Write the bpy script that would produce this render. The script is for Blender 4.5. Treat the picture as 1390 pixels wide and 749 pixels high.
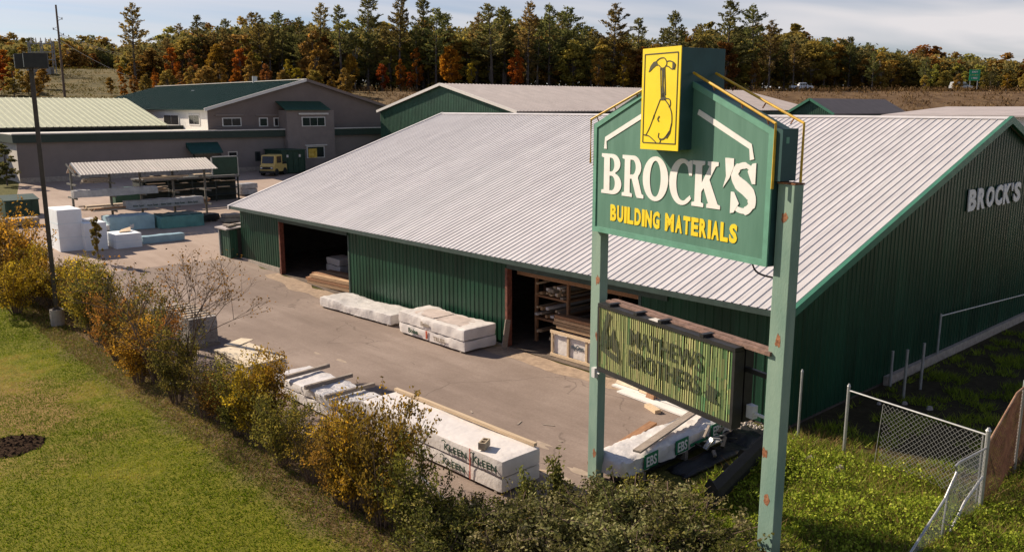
import bpy, bmesh, math, random
import numpy as np
from mathutils import Vector, noise

for o in list(bpy.data.objects): bpy.data.objects.remove(o)
scene = bpy.context.scene
col = scene.collection
R = math.radians
random.seed(7)

# ------------------------------------------------------------------ camera
# world axes follow the big barn: x runs across it (away to the right), y along it (away to the left)
FPX, CX, CY, CAMH = 1160.0, 695.0, 374.5, 10.0
PITCH = math.atan(228.5 / FPX); YAW = R(47.7)
cam_data = bpy.data.cameras.new('Camera')
cam = bpy.data.objects.new('Camera', cam_data); col.objects.link(cam)
cam_data.sensor_width = 36; cam_data.lens = FPX / 1390 * 36
cam_data.clip_start = 0.1; cam_data.clip_end = 6000
cam.location = (0, 0, CAMH)
cam.rotation_euler = (math.pi / 2 - PITCH, 0, YAW - math.pi / 2)
scene.camera = cam

# ------------------------------------------------------------------ sky, sun, exposure
SUN_EL, SUN_A = R(33), R(72)
sun_dir = Vector((-math.cos(SUN_A) * math.cos(SUN_EL), math.sin(SUN_A) * math.cos(SUN_EL), math.sin(SUN_EL)))
world = bpy.data.worlds.new('World'); scene.world = world; world.use_nodes = True
nt = world.node_tree; nt.nodes.clear()
def wn(t): return nt.nodes.new(t)
wo = wn('ShaderNodeOutputWorld'); bg = wn('ShaderNodeBackground'); bg.inputs[1].default_value = 0.052
sky = wn('ShaderNodeTexSky'); sky.sky_type = 'NISHITA'; sky.sun_disc = False
sky.sun_elevation = SUN_EL; sky.sun_rotation = math.atan2(sun_dir.x, sun_dir.y); sky.dust_density = 0.7; sky.ozone_density = 2.0
tc = wn('ShaderNodeTexCoord'); sep = wn('ShaderNodeSeparateXYZ'); nt.links.new(tc.outputs['Generated'], sep.inputs[0])
ad = wn('ShaderNodeMath'); ad.operation = 'ADD'; ad.inputs[1].default_value = 0.03; nt.links.new(sep.outputs[2], ad.inputs[0])
mx_ = wn('ShaderNodeMath'); mx_.operation = 'MAXIMUM'; mx_.inputs[1].default_value = 0.05; nt.links.new(ad.outputs[0], mx_.inputs[0])
dv = wn('ShaderNodeVectorMath'); dv.operation = 'DIVIDE'
cb = wn('ShaderNodeCombineXYZ')
for i in range(3): nt.links.new(mx_.outputs[0], cb.inputs[i])
nt.links.new(tc.outputs['Generated'], dv.inputs[0]); nt.links.new(cb.outputs[0], dv.inputs[1])
mp = wn('ShaderNodeMapping'); mp.inputs['Location'].default_value = (3, 1, 0); mp.inputs['Rotation'].default_value = (0, 0, R(-40)); mp.inputs['Scale'].default_value = (.35, 1.2, 1)
nt.links.new(dv.outputs[0], mp.inputs[0])
no = wn('ShaderNodeTexNoise'); no.inputs['Scale'].default_value = .42; no.inputs['Detail'].default_value = 4; no.inputs['Roughness'].default_value = 0.45
no.inputs['Distortion'].default_value = 0.5
nt.links.new(mp.outputs[0], no.inputs[0])
cr = wn('ShaderNodeValToRGB'); cr.color_ramp.elements[0].position = 0.34; cr.color_ramp.elements[1].position = 0.60
nt.links.new(no.outputs[0], cr.inputs[0])
mix = wn('ShaderNodeMixRGB'); mix.inputs[2].default_value = (10.2, 9.7, 9.75, 1)
mul = wn('ShaderNodeMath'); mul.operation = 'MULTIPLY'; mul.inputs[1].default_value = 0.93
# thin high cloud: seen edge-on it is dense near the horizon and sheer overhead
thin = wn('ShaderNodeMath'); thin.operation = 'DIVIDE'; thin.inputs[0].default_value = 0.15; thin.use_clamp = True; nt.links.new(mx_.outputs[0], thin.inputs[1])
nt.links.new(cr.outputs[0], mul.inputs[0]); m5 = wn('ShaderNodeMath'); m5.operation = 'MULTIPLY'; nt.links.new(mul.outputs[0], m5.inputs[0]); nt.links.new(thin.outputs[0], m5.inputs[1])
nt.links.new(m5.outputs[0], mix.inputs[0])
tint = wn('ShaderNodeMixRGB'); tint.blend_type = 'MULTIPLY'; tint.inputs[0].default_value = 1; tint.inputs[2].default_value = (.97, 1.0, 1.2, 1)
nt.links.new(sky.outputs[0], tint.inputs[1]); nt.links.new(tint.outputs[0], mix.inputs[1]); nt.links.new(mix.outputs[0], bg.inputs[0]); nt.links.new(bg.outputs[0], wo.inputs[0])

sl = bpy.data.lights.new('Sun', 'SUN'); sl.energy = 5.0; sl.angle = R(0.55); sl.color = (1.0, 0.865, 0.70)
so = bpy.data.objects.new('Sun', sl); col.objects.link(so); so.location = sun_dir * 300
so.rotation_euler = (-sun_dir).to_track_quat('-Z', 'Y').to_euler()
vs = scene.view_settings; vs.view_transform = 'Standard'; vs.look = 'None'; vs.gamma = 1; vs.use_curve_mapping = False
vs.exposure = 0.62

# ------------------------------------------------------------------ pixel -> place helpers
CF = Vector((math.cos(YAW) * math.cos(PITCH), math.sin(YAW) * math.cos(PITCH), -math.sin(PITCH)))
CR = Vector((math.sin(YAW), -math.cos(YAW), 0)); CU = CR.cross(CF); CC = Vector((0, 0, CAMH))
def ray(x, y): return CF + CR * ((x - CX) / FPX) - CU * ((y - CY) / FPX)
def px(p):
    d = Vector(p) - CC; q = d.dot(CF); return CX + FPX * d.dot(CR) / q, CY - FPX * d.dot(CU) / q
def onX(x, y, X): d = ray(x, y); return CC + d * (X / d.x)
def onY(x, y, Y): d = ray(x, y); return CC + d * (Y / d.y)
def atZ(x, y, z): d = ray(x, y); return CC + d * ((z - CAMH) / d.z)
def onP(x, y, p0, n): d = ray(x, y); return CC + d * ((Vector(p0) - CC).dot(n) / d.dot(n))
def atQ(x, y, q): return CC + ray(x, y) * q
def ss(t): t = min(max(t, 0), 1); return t * t * (3 - 2 * t)
def hz(X, Y):
    q = X * math.cos(YAW) + Y * math.sin(YAW); r = X * math.sin(YAW) - Y * math.cos(YAW)
    z = 2.5 * min(max((Y - 40) / 60, (X - 60) / 45, 0), 1)
    z += 11 * ss((q - 128) / 67)
    z += 6.5 * ss((q - 185) / 50) * ss((-r - 25) / 40)
    return z
def gp(x, y):
    d = ray(x, y); s = 8.0
    while s < 500:
        p = CC + d * s
        if p.z < hz(p.x, p.y):
            lo, hi = s - .5, s
            for _ in range(24):
                m = (lo + hi) / 2; p = CC + d * m
                if p.z < hz(p.x, p.y): hi = m
                else: lo = m
            return CC + d * hi
        s += .5
    return CC + d * 500

# ------------------------------------------------------------------ materials
MATS = {}
def mat(name, c, rough=.65, var=.18, scale=3., bump=0., bscale=40., metal=0., c2=None, lo=.35, hi=.65, spec=.4, stretch=(1, 1, 1), detail=5, c3=None, rnd=0.):
    """colour c varied by noise (towards c2 where given), plus fine relief"""
    m = bpy.data.materials.new(name); m.use_nodes = True; t = m.node_tree; n = t.nodes; b = n['Principled BSDF']
    tc = n.new('ShaderNodeTexCoord'); oi = n.new('ShaderNodeObjectInfo')
    ma = n.new('ShaderNodeMath'); ma.operation = 'MULTIPLY'; ma.inputs[1].default_value = 37.0; t.links.new(oi.outputs['Random'], ma.inputs[0])
    va = n.new('ShaderNodeVectorMath'); va.operation = 'ADD'; t.links.new(tc.outputs['Object'], va.inputs[0]); t.links.new(ma.outputs[0], va.inputs[1])
    mp = n.new('ShaderNodeMapping'); mp.inputs['Scale'].default_value = stretch; t.links.new(va.outputs[0], mp.inputs[0])
    nz = n.new('ShaderNodeTexNoise'); nz.inputs['Scale'].default_value = scale; nz.inputs['Detail'].default_value = detail; nz.inputs['Roughness'].default_value = .62
    t.links.new(mp.outputs[0], nz.inputs[0])
    r = n.new('ShaderNodeValToRGB'); e = r.color_ramp.elements
    ca = [max(0, x * (1 - var)) for x in c]; cbb = [min(1, x * (1 + var)) for x in c] if c2 is None else list(c2)
    e[0].position = lo; e[0].color = (*ca, 1); e[1].position = hi; e[1].color = (*cbb, 1)
    if c3 is not None: x = e.new(min(.99, hi + .09)); x.color = (*c3, 1)
    t.links.new(nz.outputs[0], r.inputs[0])
    out = r.outputs[0]
    if rnd:
        hs = n.new('ShaderNodeHueSaturation'); mr = n.new('ShaderNodeMapRange'); mr.inputs[3].default_value = 1 - rnd; mr.inputs[4].default_value = 1 + rnd
        t.links.new(oi.outputs['Random'], mr.inputs[0]); t.links.new(mr.outputs[0], hs.inputs['Value']); t.links.new(out, hs.inputs['Color']); out = hs.outputs[0]
    t.links.new(out, b.inputs['Base Color'])
    b.inputs['Roughness'].default_value = rough; b.inputs['Metallic'].default_value = metal; b.inputs['Specular IOR Level'].default_value = spec
    if bump:
        nb = n.new('ShaderNodeTexNoise'); nb.inputs['Scale'].default_value = bscale; nb.inputs['Detail'].default_value = 6; t.links.new(mp.outputs[0], nb.inputs[0])
        bp = n.new('ShaderNodeBump'); bp.inputs['Strength'].default_value = bump; bp.inputs['Distance'].default_value = .05
        t.links.new(nb.outputs[0], bp.inputs['Height']); t.links.new(bp.outputs[0], b.inputs['Normal'])
    MATS[name] = m; return m
def leafmat(name, cols, trans=.35, rnd=.25, hue=.02):
    m = bpy.data.materials.new(name); m.use_nodes = True; t = m.node_tree; n = t.nodes; n.clear()
    out = n.new('ShaderNodeOutputMaterial'); at = n.new('ShaderNodeAttribute'); at.attribute_name = 'v'
    r = n.new('ShaderNodeValToRGB'); e = r.color_ramp.elements
    while len(e) < len(cols): e.new(.5)
    for i, c in enumerate(cols): e[i].position = i / (len(cols) - 1); e[i].color = (*c, 1)
    t.links.new(at.outputs['Fac'], r.inputs[0])
    oi = n.new('ShaderNodeObjectInfo'); hs = n.new('ShaderNodeHueSaturation')
    mr = n.new('ShaderNodeMapRange'); mr.inputs[3].default_value = 1 - rnd; mr.inputs[4].default_value = 1 + rnd
    m2 = n.new('ShaderNodeMath'); m2.operation = 'MULTIPLY'; m2.inputs[1].default_value = 7.13
    m3 = n.new('ShaderNodeMath'); m3.operation = 'FRACT'
    m4 = n.new('ShaderNodeMapRange'); m4.inputs[3].default_value = .5 - hue; m4.inputs[4].default_value = .5 + hue
    t.links.new(oi.outputs['Random'], mr.inputs[0]); t.links.new(mr.outputs[0], hs.inputs['Value'])
    t.links.new(oi.outputs['Random'], m2.inputs[0]); t.links.new(m2.outputs[0], m3.inputs[0]); t.links.new(m3.outputs[0], m4.inputs[0]); t.links.new(m4.outputs[0], hs.inputs['Hue'])
    t.links.new(r.outputs[0], hs.inputs['Color'])
    d = n.new('ShaderNodeBsdfDiffuse'); tr = n.new('ShaderNodeBsdfTranslucent'); g = n.new('ShaderNodeBsdfGlossy'); g.inputs['Roughness'].default_value = .45
    for s in (d, tr): t.links.new(hs.outputs[0], s.inputs[0])
    a = n.new('ShaderNodeMixShader'); a.inputs[0].default_value = trans; t.links.new(d.outputs[0], a.inputs[1]); t.links.new(tr.outputs[0], a.inputs[2])
    b = n.new('ShaderNodeMixShader'); b.inputs[0].default_value = .006; t.links.new(a.outputs[0], b.inputs[1]); t.links.new(g.outputs[0], b.inputs[2])
    t.links.new(b.outputs[0], out.inputs[0]); MATS[name] = m; return m

mat('roof_metal', (.615, .575, .555), .42, .07, .8, c2=(.67, .63, .605), stretch=(1, 3, 1), spec=.5, metal=.15, rnd=.05)
mat('roof_dull', (.40, .345, .32), .6, .10, .5, rnd=.02)
mat('roof_brown', (.17, .14, .125), .7, .1, 1)
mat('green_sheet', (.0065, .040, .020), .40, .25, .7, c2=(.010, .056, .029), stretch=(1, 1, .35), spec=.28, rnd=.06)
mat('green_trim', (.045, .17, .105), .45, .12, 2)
mat('green_pale', (.024, .078, .045), .5, .2, 1, rnd=.08)
mat('dark_header', (.035, .06, .05), .6, .2, 3)
mat('frame_dark', (.06, .05, .042), .85, .2, 2)
mat('jamb_red', (.16, .05, .03), .75, .35, 6, bump=.3)
mat('concrete', (.34, .29, .24), .85, .2, 4, bump=.25, bscale=30)
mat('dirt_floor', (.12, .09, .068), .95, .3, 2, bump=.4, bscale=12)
mat('apron', (.36, .26, .18), .95, .22, 3.5, bump=.5, bscale=25, c3=(.42, .32, .24))
def asphalt(name, dark, mid, light, crack=.5):
    m = bpy.data.materials.new(name); m.use_nodes = True; t = m.node_tree; n = t.nodes; b = n['Principled BSDF']; b.inputs['Roughness'].default_value = .92; b.inputs['Specular IOR Level'].default_value = .2
    tc = n.new('ShaderNodeTexCoord')
    def nz(scale, detail, st=(1, 1, 1), rot=0):
        mp = n.new('ShaderNodeMapping'); mp.inputs['Scale'].default_value = st; mp.inputs['Rotation'].default_value = (0, 0, rot); t.links.new(tc.outputs['Object'], mp.inputs[0])
        x = n.new('ShaderNodeTexNoise'); x.inputs['Scale'].default_value = scale; x.inputs['Detail'].default_value = detail; x.inputs['Roughness'].default_value = .65; t.links.new(mp.outputs[0], x.inputs[0]); return x.outputs[0]
    def mth(op, a, bb):
        x = n.new('ShaderNodeMath'); x.operation = op
        for i, q in enumerate((a, bb)):
            if isinstance(q, (int, float)): x.inputs[i].default_value = q
            else: t.links.new(q, x.inputs[i])
        return x.outputs[0]
    f = mth('ADD', mth('MULTIPLY', nz(.16, 5), .45), mth('ADD', mth('MULTIPLY', nz(.9, 6, (1.2, .16, 1), .12), .33), mth('MULTIPLY', nz(14, 4), .22)))
    r = n.new('ShaderNodeValToRGB'); e = r.color_ramp.elements; e.new(.5)
    for i, (p, c) in enumerate(((.36, dark), (.5, mid), (.64, light))): e[i].position = p; e[i].color = (*c, 1)
    t.links.new(f, r.inputs[0])
    wv = n.new('ShaderNodeVectorMath'); wv.operation = 'ADD'; w2 = n.new('ShaderNodeTexNoise'); w2.inputs['Scale'].default_value = .8; w2.inputs['Detail'].default_value = 5; t.links.new(tc.outputs['Object'], w2.inputs[0])
    t.links.new(tc.outputs['Object'], wv.inputs[0]); t.links.new(w2.outputs['Color'], wv.inputs[1])
    vo = n.new('ShaderNodeTexVoronoi'); vo.feature = 'DISTANCE_TO_EDGE'; vo.inputs['Scale'].default_value = .17; t.links.new(wv.outputs[0], vo.inputs['Vector'])
    ck = n.new('ShaderNodeMapRange'); ck.inputs[1].default_value = .0; ck.inputs[2].default_value = .006; ck.inputs[3].default_value = crack; ck.inputs[4].default_value = 0; t.links.new(vo.outputs['Distance'], ck.inputs[0])
    mk = mth('MULTIPLY', ck.outputs[0], mth('GREATER_THAN', nz(.25, 3), .5))
    mx = n.new('ShaderNodeMixRGB'); mx.inputs[2].default_value = (dark[0] * .45, dark[1] * .45, dark[2] * .45, 1); t.links.new(mk, mx.inputs[0]); t.links.new(r.outputs[0], mx.inputs[1]); t.links.new(mx.outputs[0], b.inputs['Base Color'])
    bp = n.new('ShaderNodeBump'); bp.inputs['Strength'].default_value = .35; bp.inputs['Distance'].default_value = .02; t.links.new(nz(45, 5), bp.inputs['Height']); t.links.new(bp.outputs[0], b.inputs['Normal']); MATS[name] = m
asphalt('asphalt', (.175, .130, .104), (.240, .183, .148), (.33, .26, .215))
asphalt('yard_dust', (.29, .212, .160), (.37, .28, .22), (.45, .35, .28), .3)
mat('road', (.09, .085, .08), .9, .1, 1)
mat('sign_green', (.085, .200, .142), .5, .10, 1.6, c2=(.105, .225, .165), stretch=(2.5, 1, .35), spec=.4)
mat('sign_frame', (.12, .29, .205), .5, .12, 3)
mat('sign_dark', (.022, .070, .070), .5, .15, 2)
mat('post_green', (.17, .275, .22), .5, .12, 1.1, c2=(.23, .32, .25), hi=.62, bump=.12, bscale=30, stretch=(1, 1, .35))
mat('rust', (.22, .075, .03), .85, .4, 9, c2=(.34, .15, .07), bump=.3)
mat('sign_white', (.80, .76, .71), .5, .05, 4)
mat('sign_yellow', (.86, .62, .012), .45, .06, 1.5)
mat('text_yellow', (.85, .60, .02), .5, .05, 2)
mat('emblem_dark', (.05, .045, .02), .6, .1, 3)
mat('rod_yellow', (.62, .36, .015), .45, .2, 5)
mat('black_metal', (.018, .017, .016), .5, .3, 4)
mat('black_tarp', (.012, .012, .013), .5, .3, 5, bump=.3, bscale=9)
mat('plow_black', (.010, .011, .013), .6, .3, 5, spec=.2)
mat('bronze', (.055, .042, .035), .5, .2, 4)
mat('rusty_top', (.20, .12, .09), .8, .35, 5, bump=.2)
mat('lens_white', (.7, .68, .64), .3, .04, 3)
mat('pvc', (.55, .54, .52), .5, .08, 3)
mat('led_slat', (.26, .34, .085), .45, .35, .9, c2=(.36, .42, .12), stretch=(6, 1, .7), lo=.3, hi=.7, c3=(.10, .33, .09))
mat('led_text', (.028, .034, .018), .6, .1, 8)
mat('wrap_white', (.66, .61, .57), .45, .07, 1.6, bump=.35, bscale=6)
mat('wrap_shine', (.66, .62, .585), .3, .1, 2, bump=.6, bscale=5)
mat('wrap_grey', (.36, .35, .345), .45, .2, 2, bump=.5, bscale=8)
mat('wrap_blue', (.30, .44, .50), .45, .12, 1.5, bump=.3, bscale=4)
mat('wrap_teal', (.12, .29, .27), .45, .15, 1.5, bump=.3, bscale=4)
mat('foam_white', (.80, .83, .85), .7, .04, 2, bump=.1)
mat('foam_blue', (.55, .68, .74), .7, .05, 2, bump=.1)
mat('lumber', (.42, .27, .15), .75, .2, 3, stretch=(1, 1, 8), bump=.2, rnd=.18)
mat('lumber_pale', (.60, .45, .29), .75, .14, 3, stretch=(.5, 8, 8), rnd=.16, bump=.15)
mat('lumber_grey', (.30, .245, .195), .85, .22, 4, stretch=(.6, 6, 6), bump=.3, rnd=.18)
mat('lumber_red', (.33, .17, .085), .8, .25, 4, stretch=(.6, 6, 6), bump=.3, rnd=.1)
mat('ply_top', (.60, .50, .36), .8, .14, 2.5, bump=.1)
mat('shingle', (.30, .27, .24), .9, .4, 9, stretch=(1, 1, 5), bump=.6, rnd=.35)
mat('board_white', (.78, .75, .70), .6, .06, 3)
mat('text_green', (.01, .045, .025), .6, .05, 3)
mat('logo_green', (.012, .16, .07), .5, .08, 3)
mat('text_blue', (.03, .06, .09), .6, .05, 3)
mat('strap_red', (.5, .1, .05), .5, .05, 3)
mat('galv', (.42, .42, .41), .45, .12, 6, metal=.55)
mat('galv_rust', (.27, .14, .08), .8, .3, 5, c2=(.36, .22, .14))
mat('screen_rust', (.23, .10, .055), .85, .3, 3, c2=(.30, .15, .085))
mat('stucco_shaded', (.22, .185, .165), .9, .06, .7)  # front wall tone with its shade mixed into the colour
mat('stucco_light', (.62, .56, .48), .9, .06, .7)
mat('siding_shaded', (.17, .135, .12), .85, .06, .7)  # gable front tone with its shade mixed into the colour
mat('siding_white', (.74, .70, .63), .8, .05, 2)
mat('tower', (.235, .195, .175), .9, .08, 1, bump=.1)
mat('roof_green', (.016, .065, .042), .5, .1, 2, rnd=.03)
mat('roof_lime', (.47, .48, .33), .7, .06, 1, rnd=.03)
mat('fascia', (.028, .045, .033), .6, .12, 2)
mat('flat_white', (.62, .58, .52), .8, .08, 2)
mat('white_trim', (.68, .65, .60), .6, .06, 3)
mat('glass', (.02, .022, .024), .12, .2, 2, spec=.6)
mat('poster', (.75, .42, .03), .6, .3, 3, c2=(.85, .60, .12))
mat('awning', (.016, .065, .055), .6, .15, 3)
mat('truck_yellow', (.62, .44, .14), .45, .08, 3)
mat('tyre', (.02, .02, .02), .85, .1, 8)
mat('container_green', (.018, .05, .03), .55, .2, 2)
mat('shed_dark', (.028, .034, .028), .75, .25, 2)
mat('rack_steel', (.12, .115, .10), .6, .2, 3)
mat('bark', (.105, .085, .07), .95, .3, 3, bump=.4, bscale=12, rnd=.25)
mat('bark_pale', (.34, .30, .27), .9, .3, 3, rnd=.25)
mat('stem', (.13, .085, .06), .9, .3, 6, rnd=.2)
mat('pole_wood', (.13, .09, .065), .9, .2, 3, stretch=(4, 4, .5))
mat('steel_grey', (.24, .24, .245), .5, .1, 3, metal=.3)
mat('car_white', (.75, .75, .75), .3, .03, 3); mat('car_silver', (.40, .41, .42), .3, .05, 3, metal=.3); mat('road_sign', (.0, .30, .13), .45, .05, 3)
mat('stone', (.36, .32, .28), .9, .2, 5, bump=.3)
mat('block', (.42, .34, .24), .95, .15, 12, bump=.4)

# ------------------------------------------------------------------ mesh helpers
class MB:
    def __init__(s, off=(0, 0, 0)): s.v = []; s.f = []; s.o = Vector(off)
    def add(s, vs, fs):
        k = len(s.v); s.v += [Vector(p) - s.o for p in vs]; s.f += [tuple(i + k for i in f) for f in fs]; return s
    def box(s, a, b):
        x0, y0, z0 = a; x1, y1, z1 = b
        return s.add([(x0, y0, z0), (x1, y0, z0), (x1, y1, z0), (x0, y1, z0), (x0, y0, z1), (x1, y0, z1), (x1, y1, z1), (x0, y1, z1)],
                     [(3, 2, 1, 0), (4, 5, 6, 7), (0, 1, 5, 4), (1, 2, 6, 5), (2, 3, 7, 6), (3, 0, 4, 7)])
    def bar(s, a, b, w, h, up=(0, 0, 1)):
        a, b = Vector(a), Vector(b); d = (b - a).normalized(); up = Vector(up)
        if abs(d.dot(up)) > .98: up = Vector((1, 0, 0))
        x = d.cross(up).normalized() * w / 2; y = x.cross(d).normalized() * h / 2
        return s.add([a - x - y, a + x - y, a + x + y, a - x + y, b - x - y, b + x - y, b + x + y, b - x + y],
                     [(3, 2, 1, 0), (4, 5, 6, 7), (0, 1, 5, 4), (1, 2, 6, 5), (2, 3, 7, 6), (3, 0, 4, 7)])
    def tube(s, pts, r, n=8, r2=None):
        pts = [Vector(p) for p in pts]; m = len(pts); rings = []
        for i, p in enumerate(pts):
            d = (pts[min(i + 1, m - 1)] - pts[max(i - 1, 0)]).normalized()
            up = Vector((0, 0, 1)) if abs(d.z) < .95 else Vector((1, 0, 0))
            x = d.cross(up).normalized(); y = x.cross(d)
            rr = r if r2 is None else r + (r2 - r) * i / (m - 1)
            rings.append([p + (x * math.cos(2 * math.pi * k / n) + y * math.sin(2 * math.pi * k / n)) * rr for k in range(n)])
        fs = [(i * n + k, i * n + (k + 1) % n, (i + 1) * n + (k + 1) % n, (i + 1) * n + k) for i in range(m - 1) for k in range(n)]
        fs += [tuple(reversed(range(n))), tuple(range((m - 1) * n, m * n))]
        return s.add([p for rg in rings for p in rg], fs)
    def prism(s, poly, d):      # poly: 3D outline, d: extrusion vector
        d = Vector(d); n = len(poly); p = [Vector(q) for q in poly]
        return s.add(p + [q + d for q in p], [tuple(reversed(range(n))), tuple(range(n, 2 * n))] + [(i, (i + 1) % n, (i + 1) % n + n, i + n) for i in range(n)])
    def mesh(s, name):
        me = bpy.data.meshes.new(name); me.from_pydata([tuple(v) for v in s.v], [], s.f); me.update()
        bm = bmesh.new(); bm.from_mesh(me); bmesh.ops.recalc_face_normals(bm, faces=bm.faces); bm.to_mesh(me); bm.free(); return me
    def build(s, name, m, parent=None, smooth=False, loc=None, rz=0): return obj(name, s.mesh(name), m, parent, smooth, loc, rz)
def obj(name, me, m, parent=None, smooth=False, loc=None, rz=0):
    if m is not None:
        me.materials.clear(); me.materials.append(MATS[m] if isinstance(m, str) else m)
    if smooth:
        me.polygons.foreach_set('use_smooth', [True] * len(me.polygons))
    o = bpy.data.objects.new(name, me); col.objects.link(o)
    if parent: o.parent = parent
    if loc is not None: o.location = loc
    if rz: o.rotation_euler = (0, 0, rz)
    return o
def tag(o, label=None, cat=None, group=None, kind=None):
    if label: o['label'] = label
    if cat: o['category'] = cat
    if group: o['group'] = group
    if kind: o['kind'] = kind
    return o
def thing(name, label, cat, loc=(0, 0, 0), rz=0, group=None):
    o = bpy.data.objects.new(name, None); col.objects.link(o); o.location = loc; o.rotation_euler = (0, 0, rz); o.empty_display_size = .3
    return tag(o, label, cat, group)
def bevel(o, w=.02, seg=2):
    b = o.modifiers.new('bevel', 'BEVEL'); b.width = w; b.segments = seg; b.limit_method = 'ANGLE'; b.angle_limit = R(40); return o
def np_mesh(name, v, k, attr=None):
    """v: (N*k,3) vertices, consecutive k per face"""
    me = bpy.data.meshes.new(name); n = len(v); me.vertices.add(n); me.vertices.foreach_set('co', np.asarray(v, np.float32).ravel())
    me.loops.add(n); me.loops.foreach_set('vertex_index', np.arange(n, dtype=np.int32))
    m = n // k; me.polygons.add(m); me.polygons.foreach_set('loop_start', np.arange(0, n, k, dtype=np.int32))
    if attr is not None:
        a = me.attributes.new('v', 'FLOAT', 'POINT'); a.data.foreach_set('value', np.repeat(np.asarray(attr, np.float32), k))
    me.update(calc_edges=True); return me
def outline_mesh(name, contours, ex=.012):
    cu = bpy.data.curves.new(name, 'CURVE'); cu.dimensions = '2D'; cu.fill_mode = 'BOTH'; cu.extrude = ex
    for c in contours:
        s = cu.splines.new('POLY'); s.points.add(len(c) - 1); s.use_cyclic_u = True
        for i, p in enumerate(c): s.points[i].co = (p[0], p[1], 0, 1)
    return curve_to_mesh(cu, name)
def curve_to_mesh(cu, name):
    o = bpy.data.objects.new('tmp', cu); col.objects.link(o)
    dg = bpy.context.evaluated_depsgraph_get(); me = bpy.data.meshes.new_from_object(o.evaluated_get(dg)); me.name = name
    bpy.data.objects.remove(o); bpy.data.curves.remove(cu)
    bm = bmesh.new(); bm.from_mesh(me); bmesh.ops.remove_doubles(bm, verts=bm.verts, dist=1e-4); bm.to_mesh(me); bm.free(); return me
def text_mesh(s, width=None, height=None, bold=.0, ex=.01, shear=0):
    cu = bpy.data.curves.new('txt', 'FONT'); cu.body = s; cu.size = 1; cu.offset = bold; cu.extrude = ex; cu.resolution_u = 3; cu.shear = shear
    me = curve_to_mesh(cu, 'lettering')
    co = np.empty(len(me.vertices) * 3, np.float32); me.vertices.foreach_get('co', co); co = co.reshape(-1, 3)
    lo, hi = co.min(0), co.max(0); co[:, :2] -= lo[:2]
    sx = width / (hi[0] - lo[0]) if width else 1; sy = height / (hi[1] - lo[1]) if height else sx
    co[:, 0] *= sx; co[:, 1] *= sy; me.vertices.foreach_set('co', co.ravel()); me.update(); return me
def to_front(me, x, y, z):
    """lettering lies in xy: stand it up so that it faces local -y, lower left corner at x, z"""
    co = np.empty(len(me.vertices) * 3, np.float32); me.vertices.foreach_get('co', co); co = co.reshape(-1, 3)
    out = np.stack([co[:, 0] + x, y - co[:, 2], co[:, 1] + z], 1).astype(np.float32); me.vertices.foreach_set('co', out.ravel()); me.update(); return me
def arc(cx, cy, rx, ry, a0, a1, n=16): return [(cx + rx * math.cos(R(a0 + (a1 - a0) * i / n)), cy + ry * math.sin(R(a0 + (a1 - a0) * i / n))) for i in range(n + 1)]
def stroke(pts, ws):
    L, Rr = [], []
    for i, p in enumerate(pts):
        a, b = pts[max(i - 1, 0)], pts[min(i + 1, len(pts) - 1)]; dx, dy = b[0] - a[0], b[1] - a[1]; l = math.hypot(dx, dy) or 1
        w = (ws[i] if isinstance(ws, (list, tuple)) else ws) / 2; L.append((p[0] - dy / l * w, p[1] + dx / l * w)); Rr.append((p[0] + dy / l * w, p[1] - dx / l * w))
    return L + Rr[::-1]
def spline(pts, n=6):
    out = []; m = len(pts)
    for i in range(m - 1):
        p0, p1, p2, p3 = pts[max(i - 1, 0)], pts[i], pts[i + 1], pts[min(i + 2, m - 1)]
        for k in range(n):
            t = k / n; out.append(tuple(.5 * (2 * p1[j] + (p2[j] - p0[j]) * t + (2 * p0[j] - 5 * p1[j] + 4 * p2[j] - p3[j]) * t * t + (3 * p1[j] - p0[j] - 3 * p2[j] + p3[j]) * t ** 3) for j in range(len(p1))))
    out.append(tuple(pts[-1])); return out

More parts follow.
